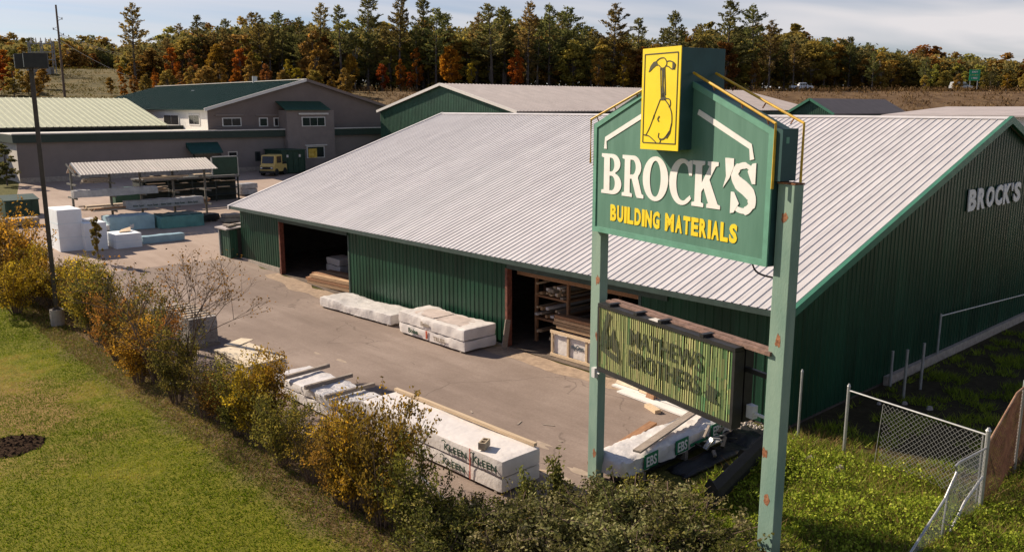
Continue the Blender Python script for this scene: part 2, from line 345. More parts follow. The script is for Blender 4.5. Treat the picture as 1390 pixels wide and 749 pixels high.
# ================================================================== SETTING
def spaced(a, b, n): return [a + (b - a) * i / n for i in range(n)]
qs = spaced(-150, 6, 12) + spaced(6, 66, 44) + spaced(66, 300, 62) + [300 * 1.25 ** i for i in range(10)]
rp = spaced(0, 60, 40) + spaced(60, 260, 42) + [260 * 1.3 ** i for i in range(9)]
rs = [-x for x in reversed(rp[1:])] + rp
mb = MB(); cyw, syw = math.cos(YAW), math.sin(YAW)
for q in qs:
    for r in rs:
        X, Y = q * cyw + r * syw, q * syw - r * cyw
        mb.v.append(Vector((X, Y, hz(X, Y))))
nr = len(rs)
mb.f = [(i * nr + j, i * nr + j + 1, (i + 1) * nr + j + 1, (i + 1) * nr + j) for i in range(len(qs) - 1) for j in range(nr - 1)]
def ground_mat():
    m = bpy.data.materials.new('ground'); m.use_nodes = True; t = m.node_tree; n = t.nodes; b = n['Principled BSDF']; b.inputs['Roughness'].default_value = .95; b.inputs['Specular IOR Level'].default_value = .15
    tc = n.new('ShaderNodeTexCoord'); sp = n.new('ShaderNodeSeparateXYZ'); t.links.new(tc.outputs['Object'], sp.inputs[0])
    def nz(scale, detail=6, rough=.6):
        x = n.new('ShaderNodeTexNoise'); x.inputs['Scale'].default_value = scale; x.inputs['Detail'].default_value = detail; x.inputs['Roughness'].default_value = rough
        t.links.new(tc.outputs['Object'], x.inputs[0]); return x.outputs[0]
    def ramp(src, stops):
        r = n.new('ShaderNodeValToRGB'); e = r.color_ramp.elements
        while len(e) < len(stops): e.new(.5)
        for i, (p, c) in enumerate(stops): e[i].position = p; e[i].color = (*c, 1)
        t.links.new(src, r.inputs[0]); return r.outputs[0]
    def mth(op, a, bb):
        x = n.new('ShaderNodeMath'); x.operation = op
        for i, s in enumerate((a, bb)):
            if isinstance(s, (int, float)): x.inputs[i].default_value = s
            else: t.links.new(s, x.inputs[i])
        return x.outputs[0]
    def rng(src, a, bb):
        x = n.new('ShaderNodeMapRange'); x.inputs[1].default_value = a; x.inputs[2].default_value = bb; t.links.new(src, x.inputs[0]); return x.outputs[0]
    def mixc(f, a, bb):
        x = n.new('ShaderNodeMixRGB'); t.links.new(f, x.inputs[0]); t.links.new(a, x.inputs[1]); t.links.new(bb, x.inputs[2]); return x.outputs[0]
    big = nz(.17, 4); fine = nz(3.2, 8, .7)
    lawn = ramp(fine, [(.3, (.08, .088, .005)), (.5, (.15, .15, .008)), (.72, (.23, .20, .02))])
    brown = ramp(fine, [(.3, (.15, .09, .028)), (.55, (.27, .175, .052)), (.75, (.36, .255, .10))])
    # the dry patch of the lawn
    dx = mth('SUBTRACT', sp.outputs[0], 5.6); dy = mth('SUBTRACT', sp.outputs[1], 31.5)
    d2 = mth('ADD', mth('MULTIPLY', mth('MULTIPLY', dx, dx), .09), mth('MULTIPLY', mth('MULTIPLY', dy, dy), .035))
    dry = mth('SUBTRACT', mth('ADD', mth('MULTIPLY', big, 1.5), mth('MULTIPLY', nz(.8, 6), .9)), mth('MULTIPLY', d2, .30))
    lawn = mixc(rng(dry, .82, 1.2), lawn, brown)
    litter = ramp(fine, [(.3, (.075, .05, .028)), (.55, (.16, .105, .055)), (.75, (.27, .19, .11))])
    xx = mth('ADD', sp.outputs[0], mth('MULTIPLY', nz(.7, 5), 2.2))
    near = mixc(rng(xx, 9.9, 11.1), lawn, litter)
    weedy = ramp(fine, [(.3, (.05, .05, .010)), (.55, (.10, .095, .02)), (.75, (.2, .15, .06))])
    near = mixc(rng(xx, 16, 18), near, weedy)
    q = mth('ADD', mth('MULTIPLY', sp.outputs[0], cyw), mth('MULTIPLY', sp.outputs[1], syw))
    f2 = nz(.35, 8, .7)
    far = ramp(f2, [(.3, (.07, .04, .02)), (.5, (.14, .085, .042)), (.7, (.20, .13, .068))])
    field = ramp(f2, [(.3, (.045, .038, .012)), (.5, (.11, .085, .022)), (.7, (.18, .12, .045))])
    r = mth('SUBTRACT', mth('MULTIPLY', sp.outputs[0], syw), mth('MULTIPLY', sp.outputs[1], cyw))
    far = mixc(rng(r, -20, -45), far, field)
    bare = ramp(fine, [(.3, (.025, .020, .010)), (.6, (.055, .045, .022)), (.8, (.10, .075, .04))])  # ground tone darkened beside the gable, painting in its deep shade
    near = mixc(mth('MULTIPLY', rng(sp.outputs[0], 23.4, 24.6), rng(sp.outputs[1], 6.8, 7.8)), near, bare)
    fin = mixc(rng(q, 100, 125), near, far)
    t.links.new(fin, b.inputs['Base Color'])
    bp = n.new('ShaderNodeBump'); bp.inputs['Strength'].default_value = .7; bp.inputs['Distance'].default_value = .12; t.links.new(nz(5, 8, .75), bp.inputs['Height']); t.links.new(bp.outputs[0], b.inputs['Normal'])
    MATS['ground'] = m
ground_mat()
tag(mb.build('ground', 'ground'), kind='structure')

# asphalt yard, running from the hedge to the barn and on to the store
def sheet_grid(name, m, ys, xl, xr, nx, dz, wob=0):
    s = MB()
    for i, Y in enumerate(ys):
        a, b = xl(Y), xr(Y)
        for j in range(nx + 1):
            X = a + (b - a) * j / nx
            if wob and j in (0, nx): X += noise.noise((X, Y * .6, 3.1)) * wob
            s.v.append(Vector((X, Y, hz(X, Y) + dz)))
    s.f = [(i * (nx + 1) + j, i * (nx + 1) + j + 1, (i + 1) * (nx + 1) + j + 1, (i + 1) * (nx + 1) + j) for i in range(len(ys) - 1) for j in range(nx)]
    return s.build(name, m)
ys = [14.2 + i * 1.0 for i in range(39)]
tag(sheet_grid('yard_pavement', 'asphalt', ys, lambda Y: 11.9, lambda Y: 23.42, 8, .024, .7), kind='structure')
ys = [52.2 + i * 2.0 for i in range(24)]
tag(sheet_grid('yard_pavement', 'yard_dust', ys, lambda Y: 12.0 + (max(0, Y - 60) * .25), lambda Y: 75 if Y > 62 else 23.42 + (Y - 52.2) * 5.2, 26, .024), kind='structure')
tag(sheet_grid('gravel_apron', 'apron', [15 + i * .5 for i in range(64)], lambda Y: 22.75 - .55 * max(0, 1 - abs(Y - 22.5) / 5) - .5 * max(0, 1 - abs(Y - 42) / 6), lambda Y: 23.46, 3, .030, .55), kind='structure')
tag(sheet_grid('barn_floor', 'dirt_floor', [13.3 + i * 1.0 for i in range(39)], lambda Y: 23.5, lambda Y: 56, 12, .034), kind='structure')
# dark soil bed in the lawn
c = gp(14, 606); s = MB()
ring = [(c.x + .95 * math.cos(a) * (1 + .25 * noise.noise((math.cos(a) * 2, math.sin(a) * 2, 1))), c.y + .95 * math.sin(a), .004) for a in spaced(0, 6.2832, 28)]
ring = [(c.x + (p[0] - c.x) * (1 + .35 * noise.noise((i * .7, 0, 5))), c.y + (p[1] - c.y) * (1 + .35 * noise.noise((i * .9, 3, 5))), p[2]) for i, p in enumerate(ring)]
s.add([(c.x, c.y, .035)] + [(c.x + (p[0] - c.x) * .6, c.y + (p[1] - c.y) * .6, .028) for p in ring] + ring, [(0, 1 + i, 1 + (i + 1) % 28) for i in range(28)] + [(1 + i, 29 + i, 29 + (i + 1) % 28, 1 + (i + 1) % 28) for i in range(28)])
mat('soil', (.02, .014, .011), .95, .4, 9, c2=(.07, .045, .03), bump=1., bscale=22, spec=.0)
rr = random.Random(8)
for k in range(160):
    a, q, r_ = rr.uniform(0, 6.28), rr.random() ** .5, rr.uniform(.03, .09); p = Vector((c.x + .95 * q * math.cos(a), c.y + .95 * q * math.sin(a), .03 - .02 * q))
    s.add([p + Vector((r_ * math.cos(t) * rr.uniform(.6, 1.2), r_ * math.sin(t) * rr.uniform(.6, 1.2), -.02)) for t in (0, 1.6, 3.1, 4.7)] + [p + Vector((0, 0, r_ * .8))], [(0, 1, 4), (1, 2, 4), (2, 3, 4), (3, 0, 4)])
tag(s.build('soil_bed', 'soil'), kind='structure')
# highway on its embankment
HQ = 215.0
def highway():
    s = MB(); L = []
    for i in range(30):
        r = 40 + i * 14; base = [(HQ + dq) for dq in (-5.5, 5.5)]
        for q in base:
            X, Y = q * cyw + r * syw, q * syw - r * cyw; L.append((X, Y, 14.25))
    s.add(L, [(2 * i, 2 * i + 2, 2 * i + 3, 2 * i + 1) for i in range(29)]); return s.build('highway', 'road')
tag(highway(), kind='structure')

# ================================================================== MAIN BARN
XF, XR, XB, Y0, Y1 = 23.5, 40.0, 56.5, 13.1, 51.4
SL = .331
def rz_(x): return 3.95 + (x - 23.0) * SL if x <= XR else 3.95 + (80 - x - 23.0) * SL
barn = thing('warehouse', 'big dark green metal barn with silver ribbed roof and two open bays', 'warehouse', (XF, Y0, 0))
BO = Vector((XF, Y0, 0))
def ribs(width, rib=.307, h=.028, top=.035, foot=.075):
    """cross-section of a ribbed sheet: list of (s, height)"""
    n = max(1, round(width / rib)); p = width / n; pts = [(0, 0)]
    for i in range(n):
        c = (i + .5) * p; pts += [(c - foot / 2, 0), (c - top / 2, h), (c + top / 2, h), (c + foot / 2, 0)]
    pts.append((width, 0)); return pts
# roof
s = MB(BO); e0 = 22.98
for sgn in (0, 1):
    f = (lambda x: x) if not sgn else (lambda x: 80 - x)
    s.prism([(f(e0), 12.86, rz_(e0) - .02), (f(XR), 12.86, rz_(XR) - .02), (f(XR), 12.86, rz_(XR) - .16), (f(e0), 12.86, rz_(e0) - .16)], (0, 38.88, 0))
roof = s.build('roof', 'roof_dull', barn)
nsh = 42; sw = 38.9 / nsh
s = MB(); pf = ribs(sw - .004); a, b = 22.94, XR
vv = []
for (t, h) in pf: vv += [(a - XF, t, rz_(a) + h), (b - XF, t, rz_(b) + h)]
s.add(vv, [(2 * i, 2 * i + 1, 2 * i + 3, 2 * i + 2) for i in range(len(pf) - 1)])
shm = s.mesh('roof_sheet')
for k in range(nsh): obj('roof_sheet', shm, 'roof_metal', roof, loc=(0, 12.85 - Y0 + k * sw, random.uniform(0, .004)))
s = MB(BO); s.prism([(XR - .28, 12.83, rz_(XR) - .05), (XR, 12.83, rz_(XR) + .05), (XR + .28, 12.83, rz_(XR) - .05), (XR, 12.83, rz_(XR) + .035)], (0, 38.95, 0))
s.build('ridge_cap', 'roof_metal', roof)
for yy, nm in ((12.80, 'near'), (51.8, 'far')):
    for sgn in (0, 1):
        f = (lambda x: x) if not sgn else (lambda x: 80 - x)
        s = MB(BO); y1 = yy - .03
        s.prism([(f(22.85), y1, rz_(22.85) + .06), (f(XR), y1, rz_(XR) + .07), (f(XR), y1, rz_(XR) - .24), (f(22.85), y1, rz_(22.85) - .20)], (0, .15 if nm == 'near' else -.2, 0))
        s.build('rake_trim', 'green_trim' if nm == 'near' else 'roof_metal', barn)
s = MB(BO); s.box((22.90, 13.02, 3.74), (22.97, 51.6, 3.905)); s.build('eave_fascia', 'dark_header', barn)
# front wall: backing frame, cladding sheets, bay headers and jambs
D1, D2, HEAD = (38.6, 46.1), (19.04, 26.06), 3.40
s = MB(BO)
for (a, b) in ((Y0, D2[0]), (D2[1], D1[0]), (D1[1], Y1)): s.box((XF, a, -.2), (XF + .14, b, 4.06))
for (a, b) in (D1, D2): s.box((XF + .002, a, HEAD), (XF + .13, b, 4.06))
front = s.build('front_wall', 'frame_dark', barn)
def clad(parent, org, along, out, length, z0, ztop, m, w=.92, name='wall_sheet'):
    along, out, org = Vector(along), Vector(out), Vector(org)
    n = max(1, round(length / w)); w = length / n
    for k in range(n):
        p = ribs(w - .006, h=.022, top=.05, foot=.09); s = MB(BO if parent in (front, gable_near, gable_far) else OFF[parent.name])
        vv = []
        for (t, h) in p:
            q = org + along * (k * w + t) + out * (h + .012); vv += [(q.x, q.y, z0), (q.x, q.y, ztop(k * w + t))]
        s.add(vv, [(2 * i, 2 * i + 1, 2 * i + 3, 2 * i + 2) for i in range(len(p) - 1)]); s.build(name, m, parent)
gable_near = gable_far = None
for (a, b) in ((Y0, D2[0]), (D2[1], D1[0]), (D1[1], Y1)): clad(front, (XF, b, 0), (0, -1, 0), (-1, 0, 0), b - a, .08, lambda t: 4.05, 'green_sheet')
for (a, b) in (D1, D2):
    MB(BO).box((XF - .10, a - 1.3 if a < 30 else a, HEAD + .02), (XF - .03, b, 3.80)).build('door_track_cover', 'dark_header', barn)
    MB(BO).box((XF - .07, b - .01, 0), (XF + .2, b + .13, HEAD + .02)).build('door_jamb', 'jamb_red', barn)
    MB(BO).box((XF - .05, a - .12, 0), (XF + .2, a + .01, HEAD + .02)).build('door_jamb', 'dark_header', barn)
MB(BO).box((XF - .09, D1[1] + .2, .1), (XF + .05, Y1, .62)).build('footing', 'concrete', barn)
MB(BO).box((XF - .04, D2[1] + .15, -.1), (XF + .05, D1[0] - .15, .10)).build('footing', 'concrete', barn)
# gable ends
def gable(Yg, th, nm):
    s = MB(BO); s.prism([(XF + .15, Yg, -.2), (XB, Yg, -.2), (XB, Yg, rz_(XB) - .15), (XR, Yg, rz_(XR) - .17), (XF + .15, Yg, rz_(XF + .15) - .17)], (0, th, 0)); return s.build(nm, 'frame_dark', barn)
gable_near = gable(Y0, .14, 'gable_wall'); gable_far = gable(Y1, -.14, 'gable_wall')
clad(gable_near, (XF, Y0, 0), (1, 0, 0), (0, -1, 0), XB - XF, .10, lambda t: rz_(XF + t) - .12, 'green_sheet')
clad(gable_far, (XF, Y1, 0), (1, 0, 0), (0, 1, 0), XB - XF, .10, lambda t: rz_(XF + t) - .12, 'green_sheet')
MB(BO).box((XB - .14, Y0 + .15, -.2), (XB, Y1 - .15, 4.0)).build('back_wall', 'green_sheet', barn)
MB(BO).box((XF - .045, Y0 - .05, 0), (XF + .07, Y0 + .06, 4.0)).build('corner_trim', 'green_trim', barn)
MB(BO).box((30.3, Y0 - .22, 0), (XB, Y0 - .05, .34)).build('footing', 'concrete', barn)
for i, (ch, x0, w) in enumerate((('B', 36.62, .80), ('R', 37.58, .82), ('O', 38.56, .84), ('C', 39.56, .82), ('K', 40.52, .86), ("'", 41.47, .17), ('S', 41.80, .82))):
    me = to_front(text_mesh(ch, w, .88 if ch != "'" else .36, bold=.045, ex=.03), x0 - XF, -.09, 5.88 + (0 if ch != "'" else .52)); obj('gable_letter', me, 'sign_white', barn)
for y in (14.6, 18.4, 32.4, 37.4, 49.0):       # posts inside
    MB(BO).box((24.6, y, 0), (24.85, y + .22, 4.3)).build('post', 'lumber_red', barn)
    MB(BO).box((32, y, 0), (32.25, y + .22, rz_(32) - .2)).build('post', 'lumber_red', barn)
MB(BO).box((24.0, D2[0], 3.1), (24.2, D2[1], 3.35)).build('header_beam', 'lumber_red', barn)

# lean-to box at the far end of the barn
lo = thing('lean_to_shed', 'small green lean-to box with flat grey top at far end of barn', 'shed', (22.95, 51.9, .4)); OFF = {lo.name: Vector((22.95, 51.9, .4))}
MB(OFF[lo.name]).box((22.97, 51.92, .3), (25.4, 53.3, 2.35)).build('frame', 'frame_dark', lo)
clad(lo, (22.95, 53.3, 0), (0, -1, 0), (-1, 0, 0), 1.4, .55, lambda t: 2.35, 'green_pale')
clad(lo, (22.95, 51.9, 0), (1, 0, 0), (0, -1, 0), .5, .55, lambda t: 2.35, 'green_pale')
MB(OFF[lo.name]).prism([(22.7, 51.83, 2.44), (25.6, 51.83, 2.64), (25.6, 51.83, 2.56), (22.7, 51.83, 2.36)], (0, 1.75, 0)).build('roof', 'roof_dull', lo)
MB(OFF[lo.name]).box((22.84, 53.25, .3), (22.94, 53.36, 2.34)).build('corner_post', 'galv', lo)
for i, (dx, dy, l) in enumerate(((.55, .3, .7), (.8, .6, .6), (.6, .9, .8), (1.2, .5, .7))):
    b = MB().box((-l / 2, -.1, 0), (l / 2, .1, .12)).build('timber_offcut', 'lumber_grey', loc=(22.7 + dx, 52.0 + dy, 2.45 + dx * .07), rz=.4 + i * .7); tag(b, ('short grey offcut lying first on the lean-to roof', 'second grey timber offcut on the lean-to roof', 'third grey offcut toward the back of lean-to roof', 'grey timber offcut nearest the barn wall on lean-to roof')[i], 'timber', 'offcuts on the lean-to roof')

# ================================================================== PYLON SIGN
SP = Vector((16.31, 14.69, 0)); ST = Vector((-.21, -.978, 0)).normalized(); SN = Vector((ST.y, -ST.x, 0))   # along the sign, and out of its face
sign = thing('pylon_sign', 'tall green roadside sign on two posts with house-shaped panel and yellow hammer box', 'sign', SP, math.atan2(ST.y, ST.x))
def sg(x, y, off=.12):
    w = onP(x, y, SP + SN * off, SN); return ((w - SP).dot(ST), w.z)
for s0, s1 in ((-.20, .20), (5.98, 6.40)):
    p = bevel(MB().box((s0, 0, -.3), (s1, .25, 8.55)).build('post', 'post_green', sign), .015)
    MB().box((s0 - .01, -.01, 8.55), (s1 + .01, .26, 8.58)).build('post_cap', 'rust', p)
    rr = random.Random(int(s0 * 10))
    for k in range(5):
        z = rr.choice((8.4, 8.15, 7.9, 5.6, 4.2, 3.2, 2.0, 1.2, .8)) + rr.uniform(-.2, .2); xw = rr.uniform(s0 + .04, s1 - .08)
        pts = [(xw + (.05 + .03 * rr.random()) * math.cos(a) * (1 + .4 * rr.random()), -.006, z + rr.uniform(.05, .13) * math.sin(a) * 1.3) for a in spaced(0, 6.283, 15)]
        pts = [(min(max(q[0], s0 + .01), s1 - .01), q[1], q[2]) for q in pts]
        MB().prism([(q[0], -.003, q[2]) for q in pts], (0, .004, 0)).build('rust_patch', 'rust', p)
# cabinet
W0, W1, ZB, ZS, ZA = 0.0, 5.93, 6.90, 9.58, 10.80
def pent(i, z=0): return [(W0 + i, ZB + i), (W1 - i, ZB + i), (W1 - i, ZS - i * .6), ((W0 + W1) / 2, ZA - i), (W0 + i, ZS - i * .6)]
cabinet = MB().prism([(x, -.10, z) for x, z in pent(0)], (0, .46, 0)).build('cabinet', 'sign_dark', sign)
MB().prism([(x, -.112, z) for x, z in pent(.13)], (0, .015, 0)).build('sign_face', 'sign_green', cabinet)
fr = pent(0); fi = pent(.13); s = MB()
for i in range(5):
    j = (i + 1) % 5; q = [fr[i], fr[j], fi[j], fi[i]]; s.prism([(x, -.14, z) for x, z in q], (0, .045, 0))
s.build('face_frame', 'sign_frame', cabinet)
MB().box((5.88, -.08, 8.60), (6.10, .34, 9.60)).build('end_box', 'sign_dark', cabinet)
for k in range(3): MB().box((6.10, .02 + k * .13, 9.32), (6.105, .10 + k * .13, 9.44)).build('end_label', 'sign_frame', cabinet) if k == 0 else None
# white roof lines on the face
def plate(name, contours, m, y=-.118, ex=.008, parent=cabinet):
    me = outline_mesh(name, contours, ex); return obj(name, to_front(me, 0, y, 0), m, parent)
plate('white_line', [stroke([sg(822, 202), sg(822.5, 189), sg(871, 158)], .115)], 'sign_white')
plate('white_line', [stroke([sg(948, 152), sg(1019, 199), sg(1021, 217)], .115)], 'sign_white')
# lettering on the face
def fit(cs, x0, x1, z0, z1):
    xs = [p[0] for c in cs for p in c]; zs = [p[1] for c in cs for p in c]; a, b, c0, d = min(xs), max(xs), min(zs), max(zs)
    return [[(x0 + (p[0] - a) / (b - a) * (x1 - x0), z0 + (p[1] - c0) / (d - c0) * (z1 - z0)) for p in c] for c in cs]
GLY = {
 'B': [[(0, 0), (.40, 0)] + arc(.40, .265, .33, .265, -90, 70) + arc(.38, .765, .30, .235, -65, 90) + [(0, 1), (0, .92), (.09, .90), (.09, .10), (0, .08)],
       [(.30, .09), (.37, .09)] + arc(.37, .275, .13, .185, -80, 80) + [(.30, .46)], [(.30, .56), (.36, .56)] + arc(.36, .735, .11, .17, -80, 80) + [(.30, .91)]],
 'R': [[(0, 0), (.39, 0), (.39, .08), (.30, .10), (.30, .44), (.37, .44), (.53, .06), (.58, 0), (.82, 0), (.82, .08), (.75, .10), (.60, .47)] + arc(.41, .73, .30, .27, -48, 90) + [(0, 1), (0, .92), (.09, .90), (.09, .10), (0, .08)],
       [(.30, .54), (.38, .54)] + arc(.38, .72, .13, .18, -80, 80) + [(.30, .90)]],
 'O': [arc(.43, .5, .43, .53, 0, 354, 34), arc(.43, .5, .185, .43, 0, 354, 30)],
 'C': [arc(.43, .5, .43, .53, 62, 318, 26) + [(.70, .21)] + list(reversed(arc(.47, .5, .23, .43, 75, 300, 22))) + [(.60, .86), (.66, .66), (.75, .66), (.75, 1.0), (.68, 1.0)]],
 'K': [[(0, 0), (.38, 0), (.38, .08), (.30, .10), (.30, .33), (.37, .42), (.53, .10), (.48, .08), (.48, 0), (.90, 0), (.90, .08), (.82, .10), (.54, .61), (.72, .90), (.80, .92), (.80, 1), (.47, 1), (.47, .92), (.53, .90), (.30, .52), (.30, .90), (.38, .92), (.38, 1), (0, 1), (0, .92), (.09, .90), (.09, .10), (0, .08)]],
 'A': [[(.04, 1), (.36, 1), (.36, .72), (.22, .34), (.0, .0), (.10, .40), (.08, .60)]],
 'S': [stroke(spline([(.74, .74), (.66, .88), (.46, .955), (.24, .90), (.15, .75), (.26, .60), (.50, .49), (.69, .36), (.70, .19), (.56, .065), (.34, .055), (.14, .14), (.07, .30)], 5), [.06] * 4 + [.09] * 6 + [.13] * 5 + [.19] * 5 + [.25] * 5 + [.28] * 5 + [.28] * 5 + [.25] * 6 + [.17] * 6 + [.11] * 6 + [.09] * 5 + [.06] * 4),],
}
for ch, a, b, z0, z1 in (('B', 816.5, 843.5, 7.90, 8.88), ('R', 844.5, 874, 7.90, 8.88), ('O', 872.5, 907, 7.88, 8.90), ('C', 908.5, 939, 7.88, 8.90), ('K', 939.8, 979, 7.90, 8.88), ('A', 981.5, 995, 8.36, 8.98), ('S', 992, 1027.5, 7.86, 8.92)):
    plate('letter', fit(GLY[ch], sg(a, 250)[0], sg(b, 250)[0], z0, z1), 'sign_white')
    if ch == 'S':
        xa, xb = sg(992, 250)[0], sg(1027.5, 250)[0]; w = xb - xa
        plate('letter_serif', [[(xb - .04, 8.50), (xb - .13, 8.50), (xb - .26, 8.74), (xb - .14, 8.90), (xb - .04, 8.92)]], 'sign_white', y=-.121)
        plate('letter_serif', [[(xa + .02, 8.30), (xa + .11, 8.30), (xa + .26, 8.08), (xa + .12, 7.88), (xa + .02, 7.86)]], 'sign_white', y=-.121)
for word, a, b in (('BUILDING', 828.5, 897), ('MATERIALS', 903, 1003.5)):
    x0, x1 = sg(a, 300)[0], sg(b, 300)[0]; n = len(word); wu = [.45 if c == 'I' else (1.35 if c == 'M' else 1) for c in word]; tot = sum(wu); x = x0
    for c, u in zip(word, wu):
        w = (x1 - x0) * u / tot
        me = to_front(text_mesh(c, w * (.86 if c != 'I' else .8), .40, bold=.045, ex=.008), x, -.118, 7.245); obj('letter', me, 'text_yellow', cabinet); x += w
# yellow box
def fx(x, y): return sg(x, y, .50)
b0, b1 = fx(871, 150)[0], fx(921.5, 150)[0]; BZ0, BZ1 = 9.11, 11.24
box = bevel(MB().box((b0, -.48, BZ0 - .01), (b1, .76, BZ1)).build('hammer_box', 'sign_dark', sign), .01)
MB().box((b0 - .012, -.502, BZ0 - .03), (b1 + .012, -.482, BZ1 + .03)).build('box_face', 'sign_yellow', box)
bw, bh = b1 - b0, BZ1 - BZ0
def uv(x, y):           # artwork coordinates as read off the face (u right 0..1, v down 0..1)
    return (b0 + x * bw, BZ1 - y * bh)
def art(pts, closed=True, w=None, n=5, name='emblem_line'):
    P = [uv(*p) for p in pts]
    if w: c = stroke(spline(P, n), w)
    else: c = spline(P + [P[0]], n)[:-1] if closed == 'smooth' else P
    plate(name, [c], 'emblem_dark', y=-.507, ex=.004, parent=box)
for a, b in (((.06, .045), (.94, .045)), ((.06, .945), (.94, .945)), ((.06, .045), (.06, .945)), ((.94, .045), (.94, .945))): art([a, b], w=.022)
art([(.17, .225), (.22, .165), (.30, .125), (.38, .118), (.40, .145), (.44, .16), (.36, .165), (.28, .19), (.22, .215)], closed=True, name='emblem_claw')
art([(.38, .118), (.46, .095), (.56, .09), (.62, .11), (.65, .15), (.60, .185), (.52, .19), (.44, .16)], w=.02)
art([(.65, .13), (.72, .125), (.82, .14), (.87, .165), (.85, .20), (.78, .205), (.70, .18), (.62, .17)], w=.022)
art([(.80, .135), (.88, .16), (.86, .215), (.80, .20)], closed=True, name='emblem_poll')
art([(.50, .19), (.58, .20), (.58, .36), (.62, .48), (.535, .48), (.545, .36), (.53, .22)], closed=True, name='emblem_handle')
art([(.49, .19), (.53, .48)], w=.018); art([(.60, .19), (.64, .46)], w=.03)
art([(.52, .44), (.62, .44), (.66, .51), (.52, .51)], closed=True, name='emblem_grip')
art([(.51, .50), (.36, .66), (.24, .79), (.13, .875)], w=.018)
art([(.64, .49), (.76, .505), (.78, .56), (.74, .58)], w=.02)
art([(.62, .50), (.74, .56), (.82, .64), (.83, .74), (.80, .80)], w=.022)
art([(.83, .74), (.78, .83), (.70, .87), (.62, .90), (.52, .905)], w=.032)
art([(.82, .80), (.76, .82), (.66, .885), (.72, .895), (.80, .84)], closed=True, name='emblem_shade')
art([(.50, .84), (.49, .885), (.55, .905), (.53, .945)], w=.022); art([(.50, .67), (.46, .70), (.49, .725)], w=.03)
art([(.08, .865), (.22, .875), (.36, .915), (.44, .945)], w=.022); art([(.36, .66), (.33, .70)], w=.03)
# yellow rods round the panel edge, front and back
for yy in (-.17, .46):
    for pts in ([(b0 - .02, yy, 10.52), (-.08, yy, ZS + .12), (-.08, yy, 8.62)], [(b1 + .05, yy, 10.72), (5.99 if yy < 0 else 6.12, yy, ZS + .12), (5.99 if yy < 0 else 6.12, yy, 8.45)]):
        rod = MB().tube(pts, .028, 6).build('edge_rod', 'rod_yellow', sign)
        for t in (.25, .6, .9):
            q = Vector(pts[0]).lerp(Vector(pts[1]), t); MB().tube([q, q + Vector((0, .06 if yy < 0 else -.10, -.12))], .015, 5).build('rod_clip', 'rust', rod)
# message board of louvres between the posts
led = thing('message_board', 'dark-framed message board with yellow-green louvres hung low between the sign posts', 'message board', SP + Vector((0, 0, 3.4)), math.atan2(ST.y, ST.x))
L0, L1, H1 = .58, 5.33, 1.66
yb = -.28
s = MB(); s.box((L0, yb + .03, .02), (L1, yb + .24, H1)); housing = s.build('housing', 'black_metal', led)
for a, b in (((L0 - .04, yb - .02, -.06), (L1 + .04, yb + .25, .05)), ((L0 - .04, yb - .02, H1 - .03), (L1 + .04, yb + .25, H1 + .06)), ((L0 - .05, yb - .02, .055), (L0 + .02, yb + .25, H1 - .035)), ((L1 - .03, yb - .02, .055), (L1 + .05, yb + .25, H1 - .035))):
    MB().box(a, b).build('frame_bar', 'black_metal', led)
n = 62; pw = (L1 - L0 - .06) / n; rr = random.Random(3); vv, at, vf, af = [], [], [], []
for k in range(n):
    x = L0 + .03 + k * pw; tw = rr.uniform(-.012, .012); base = .35 + .3 * noise.noise((k * .23, 0, 0)) + (.25 if k > 46 else 0)
    cuts = sorted([rr.uniform(.1, 1.5) for _ in range(5)])
    for z0, z1 in zip([.06] + cuts, cuts + [H1 - .04]):
        d = rr.uniform(-.006, .006); y0, y1 = yb + .014 + tw + d, yb + .014 - tw + d
        vv += [(x + .006, y0, z0), (x + pw - .022, y1, z0), (x + pw - .022, y1, z1), (x + .006, y0, z1)]; at.append(min(1, max(0, base + rr.gauss(0, .14))))
        vf += [(x + .004, yb - .022, z0), (x + .011, yb - .020, z0), (x + .011, yb - .020, z1), (x + .004, yb - .022, z1)]; af.append(min(1, max(0, base + rr.gauss(0, .2))))
leafmat('led_slats', [(0.504, 0.444, 0.204), (0.408, 0.408, 0.18), (0.324, 0.36, 0.144), (0.168, 0.288, 0.12), (0.096, 0.228, 0.108)], 0., 0)
louv = obj('louvre_slats', np_mesh('louvre_slats', vv + vf, 4, at + af), 'led_slats', led); louv['kind'] = 'stuff'
for word, x, z, w in (('MATHEWS', sg(855, 450, .29)[0], .93, sg(955, 450, .29)[0] - sg(855, 450, .29)[0]), ('BROTHERS', sg(855, 450, .29)[0], .40, sg(953, 450, .29)[0] - sg(855, 450, .29)[0])):
    me = to_front(text_mesh(word, w, .42, bold=.008, ex=.003), x, yb - .012, z); obj('lettering', me, 'led_text', led)
def lplate(name, c): obj(name, to_front(outline_mesh(name, [[(L0 + .06 + (x - .36) * .95 if x < 3 else x, z) for x, z in q] for q in c], .004), 0, yb - .012, 0), 'led_text', led)
lplate('triangle_emblem', [stroke([(.74, 1.54), (.60, 1.15), (.43, .64)], .17), stroke([(.40, .60), (.80, .50), (1.20, .42)], .15), stroke([(1.20, .42), (1.14, .70), (1.06, .92)], .11)])
lplate('triangle_emblem', [stroke([(.58, .62), (.68, 1.06), (.80, .78), (.92, 1.14), (1.04, .62)], .15)])
lplate('dark_blot', [[(4.50, .52), (4.62, .60), (4.60, .74), (4.76, .70), (4.92, .66), (4.86, .46), (4.98, .36), (4.76, .36), (4.60, .38)]])
back = MB().box((L0, .06, .02), (L1, .30, H1)).build('rear_housing', 'black_metal', led)
s = MB(); s.bar((L0 - .03, .0, H1 + .07), (L1 + .75, .0, H1 + .07), .12, .08); s.build('top_rail', 'rusty_top', led)
s = MB(); s.bar((L0 - .03, .19, H1 + .07), (L1 + .75, .19, H1 + .07), .14, .09); s.build('top_rail', 'rusty_top', led)
